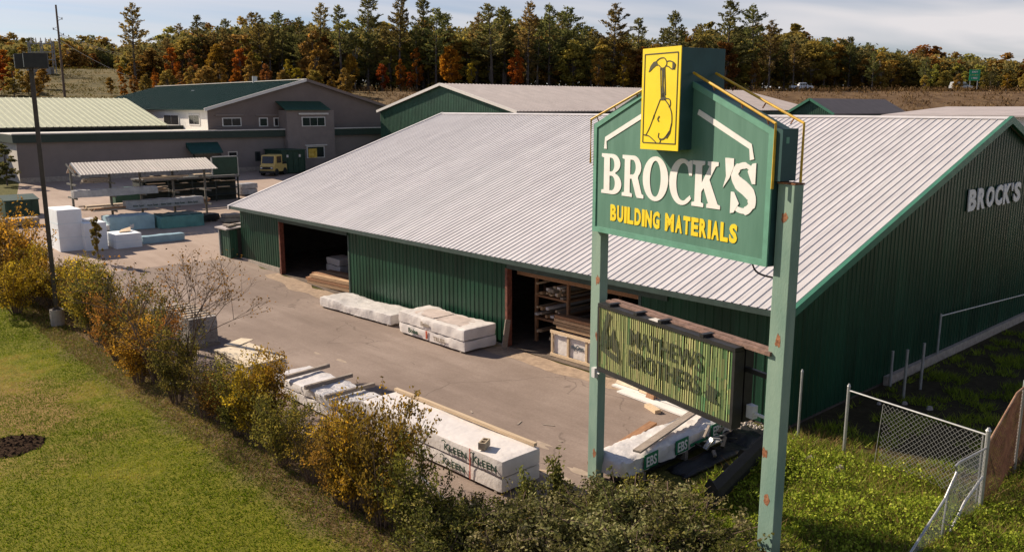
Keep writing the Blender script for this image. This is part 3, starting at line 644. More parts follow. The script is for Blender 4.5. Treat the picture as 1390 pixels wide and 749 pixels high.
s = MB(); s.bar((.19, .05, .3), (L0 + .1, .05, .3), .08, .08); s.build('bracket', 'black_metal', led)
s = MB(); s.bar((L1, .1, 1.2), (L1 + .66, .1, 1.2), .08, .10); s.build('bracket', 'black_metal', led)
s = MB(); s.box((L1 + .1, .05, .18), (L1 + .28, .2, .46)); s.bar((L1 + .28, .12, .3), (L1 + .66, .12, .3), .05, .05); s.build('junction_box', 'pvc', led)
for x in (.95, 2.0, 2.9, 4.3): MB().box((x, yb - .03, H1 + .06), (x + .12, yb + .3, H1 + .13)).build('hinge_bracket', 'black_metal', led)
MB().box((2.55, yb - .01, H1 + .062), (2.9, yb + .2, H1 + .075)).build('service_tag', 'flat_white', led)
jb = MB().box((.06, -.12, 3.0), (.2, -.002, 3.26)).build('junction_box', 'pvc', sign); MB().tube([(.2, -.06, 3.16), (.34, -.06, 3.14)], .025, 6).build('conduit', 'pvc', jb)
MB().tube(spline([(5.2, .2, 6.9), (5.35, .16, 6.72), (5.6, .12, 6.66), (5.98, .1, 6.66)], 5), .02, 6).build('cable', 'black_metal', sign)

# ================================================================== GOODS IN THE YARD
def soft_box(L, W, H, amp=.025, seed=0, step=.14, sag=0., rnd=.035):
    bm = bmesh.new(); n = [max(2, int(round(d / step))) for d in (L, W, H)]
    def P(i, j, k):
        x, y, z = (i / n[0] - .5) * L, (j / n[1] - .5) * W, k / n[2] * H
        return x, y, z
    idx = {}
    def V(i, j, k):
        if (i, j, k) not in idx:
            x, y, z = P(i, j, k); e = (i in (0, n[0])) + (j in (0, n[1])) + (k == n[2])
            p = Vector((x, y, z)); c = Vector((0, 0, H / 2)); q = Vector((x * 1.3, y * 1.3, z * 1.3 + seed * 7.7))
            a = amp * (.8 * noise.noise(q * 1.2) + .5 * noise.noise(q * 3.1) + .6 * (.5 - abs(noise.noise(q * 4.5))) + .35 * noise.noise(q * 8.))
            d = Vector((x / L, y / W, (z - H / 2) / H)); m = max(abs(d.x), abs(d.y), abs(d.z)); nn = Vector([math.copysign(1, d[t]) if abs(d[t]) > m - 1e-4 else 0 for t in range(3)])
            p += nn * a
            if e >= 2: p += Vector((-math.copysign(rnd, x) if i in (0, n[0]) else 0, -math.copysign(rnd, y) if j in (0, n[1]) else 0, -rnd if k == n[2] else 0)) * .6
            if k == n[2]: p.z -= sag * (1 - (2 * x / L) ** 2) * (.5 + .5 * math.sin(x * 1.7 + seed))
            if k == 0: p.z = max(p.z, 0)
            idx[(i, j, k)] = bm.verts.new(p)
        return idx[(i, j, k)]
    for i in range(n[0]):
        for j in range(n[1]):
            for k, fl in ((0, 1), (n[2], 0)):
                q = [V(i, j, k), V(i + 1, j, k), V(i + 1, j + 1, k), V(i, j + 1, k)]; bm.faces.new(q[::-1] if fl else q)
    for i in range(n[0]):
        for k in range(n[2]):
            for j, fl in ((0, 0), (n[1], 1)):
                q = [V(i, j, k), V(i + 1, j, k), V(i + 1, j, k + 1), V(i, j, k + 1)]; bm.faces.new(q[::-1] if fl else q)
    for j in range(n[1]):
        for k in range(n[2]):
            for i, fl in ((0, 1), (n[0], 0)):
                q = [V(i, j, k), V(i, j + 1, k), V(i, j + 1, k + 1), V(i, j, k + 1)]; bm.faces.new(q[::-1] if fl else q)
    me = bpy.data.meshes.new('wrap'); bm.to_mesh(me); bm.free(); me.polygons.foreach_set('use_smooth', [True] * len(me.polygons)); me.set_sharp_from_angle(angle=R(38)); return me
def pack(label, c, rz, L, W, tiers, m='wrap_white', amp=.025, seed=1, sag=0., group=None, name='lumber_pack', runners=3, cat='lumber pack'):
    t = thing(name, label, cat, (c[0], c[1], hz(c[0], c[1]) + .03), rz, group); z = 0
    for k in range(runners): x = (k / (runners - 1) - .5) * (L - .6); MB().box((x - .05, -W / 2 + .03, 0), (x + .05, W / 2 - .03, .09)).build('runner', 'lumber_grey', t)
    z = .09; out = []
    for i, h in enumerate(tiers):
        o = obj('wrap', soft_box(L - random.uniform(0, .08), W - random.uniform(0, .05), h, amp, seed + i * 3.3, sag=sag if i == len(tiers) - 1 else 0), m, t, smooth=True, loc=(random.uniform(-.03, .03), random.uniform(-.02, .02), z))
        out.append(o); z += h + .004
        if i < len(tiers) - 1:
            for k in range(runners): x = (k / (runners - 1) - .5) * (L - .6); MB().box((x - .04, -W / 2 + .05, z), (x + .04, W / 2 - .05, z + .035)).build('runner', 'lumber_grey', t)
            z += .035
    t['top'] = z; return t, out
def side_text(parent, s, x, y, z, w, h, m='text_green', bold=.04):
    return obj('lettering', to_front(text_mesh(s, w, h, bold=bold, ex=.004), x, y, z), m, parent)
# along the barn wall (length runs along y; local -y turned to face the yard at -x)
WQ = -math.pi / 2
pA, o = pack('low flat white plastic-wrapped pack on asphalt by the far bay', (22.3, 35.1), WQ + .06, 5.9, 1.65, [.46], 'wrap_shine', .04, 2, sag=.10)
pB, o = pack('two-tier white-wrapped pack with pinkish top against the green wall', (22.25, 28.75), WQ, 4.7, 1.75, [.42, .46], 'wrap_white', .045, 5, sag=.05)
mat('wrap_pinkish', (.52, .43, .38), .6, .15, 2.2, bump=.2)
s = MB(); 
for k, (x0, x1) in enumerate(((-1.9, -.2), (-.1, 1.7))): obj('faded_cover', soft_box(x1 - x0, 1.2, .02, .012, 40 + k, .2), 'wrap_pinkish', pB, loc=((x0 + x1) / 2, .05, 1.0))
side_text(o[0], 'Boise', -1.5, -.94, .12, .7, .22, 'text_green')
side_text(o[0], 'TRUSS', .3, -.94, .10, .8, .2, 'lumber_grey')
side_text(o[1], 'Boise', -.6, -.93, .12, .6, .2, 'lumber_grey')
MB().box((-.25, -.925, .15), (-.15, -.90, .5)).build('strap', 'strap_red', pB)
pl = MB().bar((XF - .42, 25.85, .05), (XF - .12, 25.95, 1.25), .05, .28, up=(1, 0, 0)).build('leaning_board', 'lumber_grey'); tag(pl, 'weathered board leaning on the wall beside the near bay', 'board')
# shrink-wrapped and printed packs in the row by the hedge
kc = (Vector((13.73, 15.24)) + Vector((15.0, 15.75))) / 2
kb, o = pack('long white pack printed with green lettering, two tiers, by the hedge end', (14.45, 18.85), WQ + .02, 6.6, 1.45, [.40, .44], 'wrap_white', .014, 9, sag=.03)
for tier, xs in ((o[0], (.9, -1.6)), (o[1], (.95, 2.15))):
    for x in xs:
        w = .95; lt = side_text(tier, 'KLEEN', x, -.758, .10, w, .19, bold=.015)
        obj('roof_mark', to_front(outline_mesh('roof_mark', [stroke([(x - .12, .325), (x - .03, .375), (x + .07, .325)], .026)], .004), 0, -.758, 0), 'text_green', tier)
        pass
MB().box((2.03, -.757, .1), (2.06, -.742, .98)).build('strap', 'strap_red', kb)
kt = kb['top'] + hz(14.45, 18.85) + .03
bl = MB().box((-3.2, -.06, 0), (3.2, .06, .09)).build('long_batten', 'lumber_pale', loc=(15.08, 18.9, kt + .012), rz=WQ + .02); tag(bl, 'long pale batten lying along the back edge of the lettered white pack', 'batten')
cb_ = MB()
for a, b in (((-.2, -.1, 0), (.2, -.065, .19)), ((-.2, .065, 0), (.2, .1, .19)), ((-.2, -.065, 0), (-.16, .065, .19)), ((.16, -.065, 0), (.2, .065, .19)), ((-.02, -.065, 0), (.02, .065, .19))): cb_.box(a, b)
blk = cb_.build('concrete_block', 'block', loc=(14.05, 16.55, kt + .03), rz=.5); tag(blk, 'hollow concrete block sitting on the lettered white pack', 'block')
# white stack with cross battens
wb, o = pack('white-wrapped stack crossed by three timber battens beside the yellow bush', (14.1, 25.0), WQ + .02, 4.6, 1.5, [.30, .28], 'wrap_shine', .045, 14, sag=.06)
zt = wb['top'] + .03
for k, y in enumerate((26.4, 24.9, 23.55)):
    b = MB().box((-.95, -.06, 0), (.95, .06, .13)).build('cross_batten', 'lumber_grey', loc=(14.2, y, zt + .02), rz=.12 - .05 * k)
    tag(b, ('brown batten across the white stack, nearest the plywood', 'middle one of three battens across the white stack', 'batten across the white stack, nearest the lettered pack')[k], 'batten', 'battens across the white stack')
# plywood stack: sheets one by one
ps = thing('plywood_stack', 'stack of bare plywood sheets lying askew by the hedge', 'plywood stack', (13.85, 30.2, .03), WQ)
for k in (-1, 0, 1): MB().box((k * 1.0 - .05, -.65, 0), (k * 1.0 + .05, .65, .09)).build('runner', 'lumber_grey', ps)
shp = MB().box((-1.45, -.75, 0), (1.45, .75, .045)).mesh('sheet')
for k in range(12):
    q = obj('sheet', shp, 'ply_top' if k == 11 else 'lumber_grey', ps, loc=(random.uniform(-.06, .06), random.uniform(-.06, .06), .09 + k * .052), rz=random.uniform(-.03, .03))
q.rotation_euler.z = .05
b = MB().box((-.55, -.3, 0), (.55, .3, .025)).build('plywood_offcut', 'ply_top', loc=(14.2, 31.9, .03 + .09 + 12 * .052 + .004), rz=.5); tag(b, 'pale plywood offcut at far end of the plywood stack', 'offcut')
# shingle bundles
sh = thing('shingle_pallet', 'grey pallet of cedar shingle bundles beside the bare tree', 'pallet', (14.0, 37.0, .03), WQ)
MB().box((-2.3, -.62, 0), (2.3, .62, .12)).build('pallet_base', 'lumber_grey', sh)
bs = MB().box((0, 0, 0), (.43, .56, .22))
for i in range(18): bs.box((.02 + i % 6 * .068, -.012, .01 + i // 6 * .07), (.07 + i % 6 * .068, 0, .065 + i // 6 * .07))
bsm = bs.mesh('bundle')
for lv in range(5):
    for i in range(10):
        for j in range(2):
            if lv == 4 and i < 3: continue
            obj('bundle', bsm, 'shingle', sh, loc=(-2.25 + i * .45 + random.uniform(-.015, .015), -.60 + j * .60 + random.uniform(-.02, .02), .125 + lv * .226))
for i in range(10): MB().box((-2.2 + i * .45, -.63, 1.262), (-2.12 + i * .45, .63, 1.29)).build('top_slat', 'lumber_pale', sh) if i > 2 else None

# debris by the sign: wrapped pack sagging off its supports, plank on top, boards, tarps, plough blade
dz_ = thing('torn_lumber_pack', 'torn white-wrapped pack with green square logos beneath the message board', 'lumber pack', (19.3, 14.35, .03), .03)
o = obj('wrap', soft_box(5.6, 1.05, .52, .085, 31, .11, sag=.10, rnd=.1), 'wrap_shine', dz_, smooth=True, loc=(0, 0, .25))
for k in (-1, 0, 1): MB().box((k * 2.0 - .07, -.6, 0), (k * 2.0 + .07, .6, .25)).build('support', 'lumber_grey', dz_)
MB().box((-2.5, -.5, .12), (2.6, .5, .26)).build('boards', 'black_tarp', dz_)
for x, y0 in ((-2.0, 0), (-.55, 0), (1.25, .0)):
    lg = bevel(MB().box((x, -.605, .30), (x + .62, -.58, .72)).build('logo_panel', 'logo_green', dz_), .01); side_text(lg, 'EBS', x + .08, -.612, .36, .46, .29, 'sign_white', .02)
MB().box((.2, -.60, .34), (1.1, -.578, .42)).build('print_stripe', 'logo_green', dz_)
pk = MB().bar((17.05, 13.75, .93), (21.9, 14.75, .98), .24, .06).build('long_plank', 'lumber_grey'); tag(pk, 'weathered grey plank laid across the torn white pack', 'plank')
pk = MB().bar((16.9, 15.25, .14), (20.3, 15.75, .34), .26, .08).build('long_plank', 'lumber_red'); tag(pk, 'brown plank on asphalt behind the torn white pack', 'plank')
def tarp(label, c, sx, sy, h, seed, m='black_tarp'):
    bm = bmesh.new(); n = 18; g = [[None] * (n + 1) for _ in range(n + 1)]
    for i in range(n + 1):
        for j in range(n + 1):
            u, v = i / n * 2 - 1, j / n * 2 - 1; r = max(abs(u), abs(v)); e = max(0, 1 - r ** 3)
            x = u * sx * (1 + .15 * noise.noise((v * 2, seed, 0))); y = v * sy * (1 + .15 * noise.noise((u * 2, seed, 4)))
            z = e * h * (.75 + .5 * noise.noise((u * 1.8, v * 1.8, seed))) + .06 * abs(noise.noise((u * 5, v * 5, seed)))
            g[i][j] = bm.verts.new((x, y, z + .005))
    for i in range(n):
        for j in range(n): bm.faces.new([g[i][j], g[i + 1][j], g[i + 1][j + 1], g[i][j + 1]])
    me = bpy.data.meshes.new('tarp'); bm.to_mesh(me); bm.free()
    o = obj('tarp', me, m, None, True, loc=(c[0], c[1], hz(c[0], c[1]) + .02)); sd = o.modifiers.new('s', 'SOLIDIFY'); sd.thickness = .01
    return tag(o, label, 'tarp')
tarp('black tarp heaped between the torn pack and plough blade', (19.9, 13.35), 1.6, .4, .16, 3)
tarp('black tarp bunched under the message board near the barn corner', (22.1, 13.6), .8, .55, .22, 8)
sc = thing('scrap_heap', 'jumble of grey scrap metal bars at the torn pack', 'scrap', (20.3, 13.45, .25))
for k in range(16):
    a = random.uniform(0, 6.28); l = random.uniform(.3, .8); p = Vector((random.uniform(-.7, .9), random.uniform(-.35, .2), random.uniform(.05, .55)))
    MB().bar(p, p + Vector((l * math.cos(a), l * math.sin(a) * .5, random.uniform(-.3, .3))), random.uniform(.05, .16), random.uniform(.03, .07)).build('scrap_bar', random.choice(('galv', 'black_metal', 'lumber_grey', 'galv')), sc)
pw_ = thing('plough_blade', 'black curved snow plough blade lying in the weeds below the sign', 'plough blade', (19.0, 11.8, .10), math.atan2(.93, 3.85))
prof = [(.34, .0), (.16, .06), (.04, .20), (.0, .40), (.05, .60), (.18, .76)]
s = MB(); n = len(prof); pr = prof + [(y + .03, z + .012) for y, z in reversed(prof)]
s.prism([(-2.0, y - .2, z) for y, z in pr], (4.0, 0, 0)); s.build('blade', 'plow_black', pw_)
for x in (-2.02, 2.0): MB().prism([(x, y - .2, z) for y, z in prof] + [(x, .2, .45)], (.03, 0, 0)).build('end_plate', 'plow_black', pw_)
for x in (-1.2, 0, 1.2): MB().bar((x, -.1, .1), (x, .45, .35), .06, .25).build('rib', 'plow_black', pw_)
MB().box((-2, -.235, .7), (2, -.02, .76)).build('top_lip', 'steel_grey', pw_) if 0 else None
# boards along the barn base
for k, (a, b, w, m, lb) in enumerate((((22.55, 19.0), (22.2, 15.2), .38, 'board_white', 'wide white board on the apron under the message board'),
                                      ((22.9, 19.6), (22.75, 16.0), .28, 'board_white', 'second white board lying closer to the barn wall'),
                                      ((23.05, 18.6), (22.95, 15.0), .2, 'lumber_pale', 'pale batten tight along the barn base'),
                                      ((22.0, 17.35), (21.75, 16.7), .22, 'lumber_pale', 'short pale wood block on asphalt beside the white board'))):
    o = MB().bar((a[0], a[1], .07 + .02 * (k == 3)), (b[0], b[1], .07 + .02 * (k == 3)), w, .06 + .06 * (k == 3)).build('board', m); tag(o, lb, 'board')
wd = MB().prism([(22.85, 18.4, .1), (22.75, 17.3, .1), (23.2, 17.6, .85), (23.25, 18.3, .95)], (-.04, 0, .02)).build('plywood_piece', 'lumber_pale'); tag(wd, 'tan plywood piece propped upright behind the left sign post', 'plywood')
wd = MB().prism([(23.0, 19.6, .1), (22.95, 18.5, .1), (23.28, 18.6, .6), (23.3, 19.5, .62)], (-.04, 0, .02)).build('plywood_piece', 'ply_top'); tag(wd, 'pale plywood piece against the wall left of the tan one', 'plywood')
wd = MB().prism([(22.6, 17.9, .06), (22.55, 17.5, .06), (22.95, 17.7, 1.0), (22.98, 17.85, 1.0)], (-.04, 0, .0)).build('plywood_piece', 'lumber_red'); tag(wd, 'narrow reddish wood wedge beside the tan plywood', 'plywood')
# gravel heap at the barn corner
gv = MB(); rr = random.Random(5)
for k in range(170):
    c = Vector((rr.gauss(22.95, .28), rr.gauss(13.75, .5), .03)); r = rr.uniform(.03, .075)
    gv.add([c + Vector((math.cos(a) * r * rr.uniform(.7, 1.2), math.sin(a) * r * rr.uniform(.7, 1.2), 0)) for a in (0, 1.57, 3.14, 4.71)] + [c + Vector((0, 0, r * rr.uniform(.6, 1.1)))], [(0, 1, 4), (1, 2, 4), (2, 3, 4), (3, 0, 4)])
tag(gv.build('gravel', 'stone'), 'loose pale stones at the near barn corner', 'gravel', kind='stuff')
# litter on the asphalt: scraps of lath and dusty drifts
rr = random.Random(12)
for k, (x, y) in enumerate(((705, 575), (760, 600), (745, 578), (735, 640), (640, 560), (895, 560), (520, 545))):
    p = gp(x, y); l = rr.uniform(.18, .5); o = MB().box((-l / 2, -.025, 0), (l / 2, .025, .015)).build('lath_scrap', rr.choice(('lumber_pale', 'lumber_grey')), loc=(p.x, p.y, .027), rz=rr.uniform(0, 3))
    tag(o, 'small lath scrap lying on the open asphalt', 'scrap', 'lath scraps on the asphalt')
mat('sand', (.36, .28, .21), 1, .12, 4, bump=.3)
for k, (x, y, r) in enumerate(((735, 605, .55), (755, 650, .8), (665, 605, .25), (463, 490, .35), (430, 480, .25), (785, 640, .5))):
    p = gp(x, y); ring = [(p.x + r * (.5 + .5 * abs(noise.noise((math.cos(a) * 1.7, math.sin(a) * 1.7, k)))) * math.cos(a) * .5, p.y + r * (.6 + .7 * noise.noise((math.cos(a) * 1.7, math.sin(a) * 1.7, k + 9))) * math.sin(a) * 1.4, .0275) for a in spaced(0, 6.283, 22)]
    s = MB(); s.add([(p.x, p.y, .032)] + ring, [(0, 1 + i, 1 + (i + 1) % 22) for i in range(22)]); tag(s.build('sand_drift', 'sand'), kind='structure')

fp = MB().tube([gp(548, 668) + Vector((0, 0, .9)), gp(622, 700) + Vector((0, 0, .12))], .035, 8).build('fallen_pipe', 'galv'); tag(fp, 'bent pale pipe slanting down in front of the lettered pack', 'pipe')
rr = random.Random(77)
for k in range(14):
    p = gp(rr.uniform(575, 650), rr.uniform(680, 730)); r = rr.uniform(.1, .24); s = MB(); s.add([(r * math.cos(a) * rr.uniform(.7, 1.2), .7 * r * math.sin(a), -.02) for a in spaced(0, 6.28, 7)] + [(r * .6 * math.cos(a + .3), .45 * r * math.sin(a + .3), r * rr.uniform(.3, .7)) for a in spaced(0, 6.28, 7)], [(i, (i + 1) % 7, 7 + (i + 1) % 7, 7 + i) for i in range(7)] + [tuple(range(7, 14))])
    tag(s.build('rubble_piece', 'stone', loc=p, rz=rr.uniform(0, 3)), 'grey rubble piece in the gap between lettered pack and thicket', 'rubble', 'rubble below the lettered pack')

# inside the near bay: shelf rack and wrapped crate with boards on it
rk = thing('storage_rack', 'shelf rack of timber ends just inside the near bay', 'rack', (25.3, 25.0, .035))
for y in (-.95, .95):
    for x in (-.3, 3): MB().box((x, y - .06, 0), (x + .12, y + .06, 3.2)).build('upright', 'lumber_red', rk)
for z in (1.0, 2.0, 3.0):
    MB().box((-.32, -1.0, z), (3.2, 1.0, z + .08)).build('shelf', 'lumber_red', rk)
rr = random.Random(9)
for z0, n in ((.04, 12), (1.085, 14), (2.085, 18)):
    for k in range(n):
        y = rr.uniform(-.82, .82); z = z0 + rr.uniform(0, .55); w = rr.uniform(.08, .2)
        MB().box((-.38 + rr.uniform(-.12, .2), y - w / 2, z), (2.8, y + w / 2, z + rr.uniform(.06, .16))).build('timber_end', rr.choice(('lumber_pale', 'lumber_pale', 'lumber_grey', 'lumber', 'wrap_white')), rk)
cr_ = thing('crated_pack', 'white-wrapped crate in a timber frame under brown boards in near bay', 'crate', (24.45, 21.9, .035))
obj('wrap', soft_box(4.0, .95, .85, .02, 71), 'wrap_white', cr_, True, loc=(0, .0, .12), rz=math.pi / 2)
for y in (-1.95, -.95, .05, 1.05, 1.95): MB().box((-.55, y - .05, 0), (-.49, y + .05, 1.05)).build('crate_post', 'lumber_pale', cr_)
for z in (.02, .98): MB().box((-.60, -2.0, z), (-.552, 2.0, z + .12)).build('crate_rail', 'lumber_pale', cr_)
for y, tx in ((1.0, 'myGem'), (.0, 'myGem'), (-1.0, 'myGem')):
    me = text_mesh(tx, .66, .26, bold=.02, ex=.003); co = np.empty(len(me.vertices) * 3, np.float32); me.vertices.foreach_get('co', co); co = co.reshape(-1, 3)
    me.vertices.foreach_set('co', np.stack([-.512 - co[:, 2], y - .12 - co[:, 0], .45 + co[:, 1]], 1).astype(np.float32).ravel()); me.update(); obj('lettering', me, 'text_blue', cr_)
bb = thing('brown_board_stack', 'stack of long brown boards on top of the white crate', 'boards', (24.55, 22.0, 1.17))
for k in range(10): MB().box((-.45 + (k % 3) * .3, -2.0, (k // 3) * .14), (-.18 + (k % 3) * .3, 2.0 - rr.uniform(0, .2), (k // 3) * .14 + .12)).build('board', rr.choice(('lumber', 'lumber', 'lumber_red')), bb)
# inside the far bay
fz = hz(25, 42) + .04
st = thing('timber_stack', 'long brown timbers stacked low inside the far bay', 'timber stack', (24.75, 41.3, fz), .12)
for k in range(12): MB().box((-.9 + (k % 4) * .42, -2.6, (k // 4) * .2), (-.52 + (k % 4) * .42, 2.4 - rr.uniform(0, .5), (k // 4) * .2 + .17)).build('timber', rr.choice(('lumber', 'lumber_pale', 'lumber_red', 'lumber')), st)
pD, o = pack('white-wrapped bundle stacked in the dark far bay', (26.6, 44.6), WQ, 1.6, 1.2, [.40, .38], 'wrap_white', .04, 51)

# ================================================================== FAR YARD
def vert_z(x, y, B):
    d = ray(x, y); t = (B.x * d.x + B.y * d.y) / (d.x * d.x + d.y * d.y); return CAMH + t * d.z
def block(name, label, cat, x0, x1, yt, yb, depth, m, lid=None, group=None, soft=.02, seed=1):
    g = gp((x0 + x1) / 2, yb); Y = g.y; a, b = onY(x0, yb, Y).x, onY(x1, yb, Y).x; zt = onY((x0 + x1) / 2, yt, Y).z; z0 = g.z + .03
    t = thing(name, label, cat, ((a + b) / 2, Y + depth / 2, z0), 0, group)
    o = obj('body', soft_box(b - a, depth, zt - z0, soft, seed, step=.3, rnd=.03), m, t, smooth=soft > .03)
    return t, b - a, depth, zt - z0
def layers(t, w, d, h, n, m='foam_blue'):
    for k in range(1, n): MB().box((-w / 2 - .012, -d / 2 - .012, h * k / n - .008), (w / 2 + .012, d / 2 + .012, h * k / n + .008)).build('sheet_edge', m, t)
t, w, d, h = block('foam_stack', 'tallest block of white foam board beside the lamp pole', 'foam stack', 82, 116, 284, 341, 2.6, 'foam_white', soft=.008); layers(t, w, d, h, 3)
t, w, d, h = block('foam_stack', 'middle-height white foam block right of the tallest one', 'foam stack', 117, 148, 302, 340, 2.3, 'foam_white', soft=.008, seed=4); layers(t, w, d, h, 2)
obj('loose_wrap', soft_box(w * .6, d * .5, .12, .08, 5, .2), 'wrap_shine', t, True, loc=(0, .3, h))
t, w, d, h = block('foam_stack', 'lowest square white foam block with scraps on top', 'foam stack', 158, 194, 317, 337, 2.0, 'foam_white', soft=.008, seed=6); layers(t, w, d, h, 2)
for k in range(5): MB().bar((-.3 + k * .15, -.3, h + .05), (.1 + k * .12, .5, h + .1 + .03 * k), .14, .05).build('scrap', 'lumber_pale', t)
t, w, d, h = block('wrapped_bale', 'pale blue wrapped bale behind the foam blocks', 'bale', 150, 211, 293, 313, 2.0, 'wrap_blue', soft=.06, seed=8)
t, w, d, h = block('wrapped_bale', 'teal wrapped bale under a dark green tarp', 'bale', 219, 278, 293, 309, 2.0, 'wrap_teal', soft=.05, seed=9)
obj('tarp_cover', soft_box(w * .9, d * .9, .14, .09, 15, .25), mat('tarp_green', (.035, .10, .09), .4, .3, 3, bump=.4, bscale=6), t, True, loc=(.1, .1, h - .02))
t, w, d, h = block('wrapped_roll', 'long low pale wrapped bundle on the ground right of foam', 'bundle', 194, 252, 319, 329, .7, 'wrap_blue', soft=.05, seed=11)
t, w, d, h = block('dumpster', 'dark green dumpster at the left edge of the yard', 'dumpster', 8, 55, 272, 294, 1.8, 'container_green', soft=.004)
MB().prism([(-w / 2 - .05, -d / 2 - .05, h), (w / 2 + .05, -d / 2 - .05, h), (w / 2 + .05, d / 2, h + .3), (-w / 2 - .05, d / 2, h + .3)], (0, 0, .05)).build('lid', 'container_green', t)
for x in (-w * .3, w * .3): MB().box((x - .06, -d / 2 - .07, .1), (x + .06, -d / 2 - .005, h - .05)).build('rib', 'container_green', t)
t, o = pack('small grey pallet pack in sun beyond the barn', (36.9, 79.0), .2, 1.9, 1.2, [.5, .5], 'wrap_grey', .04, 61)
# roofed lumber rack
RY = 68.6; zg = hz(24, RY) + .03
rx = [onY(p, 290, RY).x for p in (101, 153, 194, 238, 281)]
rack = thing('lumber_rack', 'open lumber rack with ribbed cream roof in the far yard', 'rack', (rx[0], RY, zg)); RO = Vector((rx[0], RY, zg))
zf, zr = onY(200, 233.5, RY - 1.3).z, onY(190, 217.5, RY + .9).z
for x in rx:
    MB(RO).box((x - .07, RY - .07, zg), (x + .07, RY + .07, zr - .45)).build('upright', 'rack_steel', rack)
    MB(RO).bar((x, RY - 1.2, zf - .08), (x, RY + .9, zr - .08), .07, .1).build('rafter', 'rack_steel', rack)
    for z in (1.1, 2.2, 3.2): MB(RO).bar((x, RY - 1.1, zg + z), (x, RY + 1.1, zg + z), .09, .12).build('arm', 'rack_steel', rack)
rl, rr_ = onY(109, 238, RY - 1.3).x, onY(296, 229, RY - 1.3).x; n = 22; w = (rr_ - rl) / n
pf = ribs(w - .01, rib=.28, h=.03); s = MB(); vv = []
for tt, h in pf: vv += [(tt, -1.3, zf - zg + h), (tt, .9, zr - zg + h)]
s.add(vv, [(2 * i, 2 * i + 1, 2 * i + 3, 2 * i + 2) for i in range(len(pf) - 1)]); sm = s.mesh('roof_sheet'); mat('roof_cream', (.58, .51, .43), .5, .08, 1, rnd=.05)
for k in range(n): obj('roof_sheet', sm, 'roof_cream', rack, loc=(rl - rx[0] + k * w, 0, 0))
s = MB(RO); s.prism([(rl, RY + .92, zr), (rl, RY + .92, zr - .06), (rl, RY + 2.2, zf - .06), (rl, RY + 2.2, zf)], (rr_ - rl, 0, 0)); s.build('rear_roof', 'roof_dull', rack)
s = MB(RO); s.bar((rl, RY - 1.3, zf - .05), (rl, RY + .9, zr - .05), .08, .1); s.bar((rl, RY - 1.3, zf - .1), (rl, RY + .9, zf - .1), .06, .06); s.bar((rl, RY, zf - .1), (rl, RY + .9, zr), .05, .05); s.build('end_truss', 'galv', rack)
def rackpack(label, x0, x1, yb, hgt, m, dy, seed, txt=None):
    a, b = onY(x0, yb, RY + dy).x, onY(x1, yb, RY + dy).x; z = onY((x0 + x1) / 2, yb, RY + dy).z
    lv = min((1.1, 2.2, 3.2), key=lambda q: abs(zg + q + .06 - z)); z = zg + lv + .065
    t = thing('wrapped_boards', label, 'wrapped boards', ((a + b) / 2, RY + dy, z)); obj('wrap', soft_box(b - a, .75, hgt, .06, seed, .3), m, t, True)
    if txt:
        for k in range(5): side_text(t, txt, -(b - a) / 2 + .5 + k * (b - a - .8) / 5, -.46, .12, .8, .18, 'text_green', .02)
rackpack('grey-wrapped boards on the upper left arms of the roofed rack', 99, 213, 275, .55, 'wrap_grey', -.65, 21)
rackpack('long printed grey wrap on the right arms of the roofed rack', 170, 276, 290, .62, 'wrap_grey', -.68, 23, 'Boise Tyvek')
for k, (x0, x1, z, n, lb) in enumerate(((186, 252, 3.27, 5, 'brown boards on the top right arms of the roofed rack'), (112, 190, 1.17, 6, 'dark boards on the low left arms of the roofed rack'), (180, 288, .02, 6, 'boards on the ground under the right half of roofed rack'), (105, 170, .02, 4, 'boards on the ground under the left half of roofed rack'))):
    a, b = onY(x0, 260, RY).x, onY(x1, 260, RY).x; t = thing('board_bundle', lb, 'boards', ((a + b) / 2, RY, zg + z))
    for j in range(n): MB().box((-(b - a) / 2 + random.uniform(0, .7), -.9 + (j % 3) * .3, (j // 3) * .13), ((b - a) / 2 - random.uniform(0, .7), -.64 + (j % 3) * .3, (j // 3) * .13 + .11)).build('board', random.choice(('lumber', 'lumber_grey', 'lumber_pale', 'lumber_red')), t)
for k, (x0, x1, z, dy, m, lb) in enumerate(((108, 150, 3.27, -.3, 'lumber_grey', 'grey boards on the top left arms of the roofed rack'), (120, 235, 2.27, .55, 'lumber', 'tan boards on the rear middle arms of the roofed rack'), (200, 290, 1.17, .5, 'lumber_red', 'reddish boards on the rear low arms of the roofed rack'), (104, 200, 1.17, .6, 'lumber_pale', 'pale boards on the rear low left arms of the roofed rack'))):
    a, b = onY(x0, 260, RY).x, onY(x1, 260, RY).x; t = thing('board_bundle', lb, 'boards', ((a + b) / 2, RY + dy, zg + z))
    for j in range(9): MB().box((-(b - a) / 2 + random.uniform(0, .9), -.4 + (j % 3) * .26, (j // 3) * .12), ((b - a) / 2 - random.uniform(0, .9), -.16 + (j % 3) * .26, (j // 3) * .12 + .1)).build('board', m if j % 2 else 'lumber_grey', t)
for k, (x, y, L_, m, tiers, lb) in enumerate(((17.2, 66.2, 2.2, 'wrap_grey', [.4, .3], 'grey pack on the ground left of the roofed rack'), (15.5, 71.5, 2.4, 'lumber_grey', [.5], 'low grey timber pile near the dumpster'), (20.5, 66.0, 2.4, 'wrap_white', [.35], 'low white pack between tall foam block and rack'), (27.6, 66.4, 1.6, 'black_tarp', [.5], 'small black-covered heap at the right end of the rack'), (28.9, 64.9, 1.4, 'lumber_grey', [.3, .25], 'small timber pile beside the teal bale'))):
    pack(lb, (x, y), random.uniform(-.15, .15), L_, 1.2, tiers, m, .05, 80 + k)
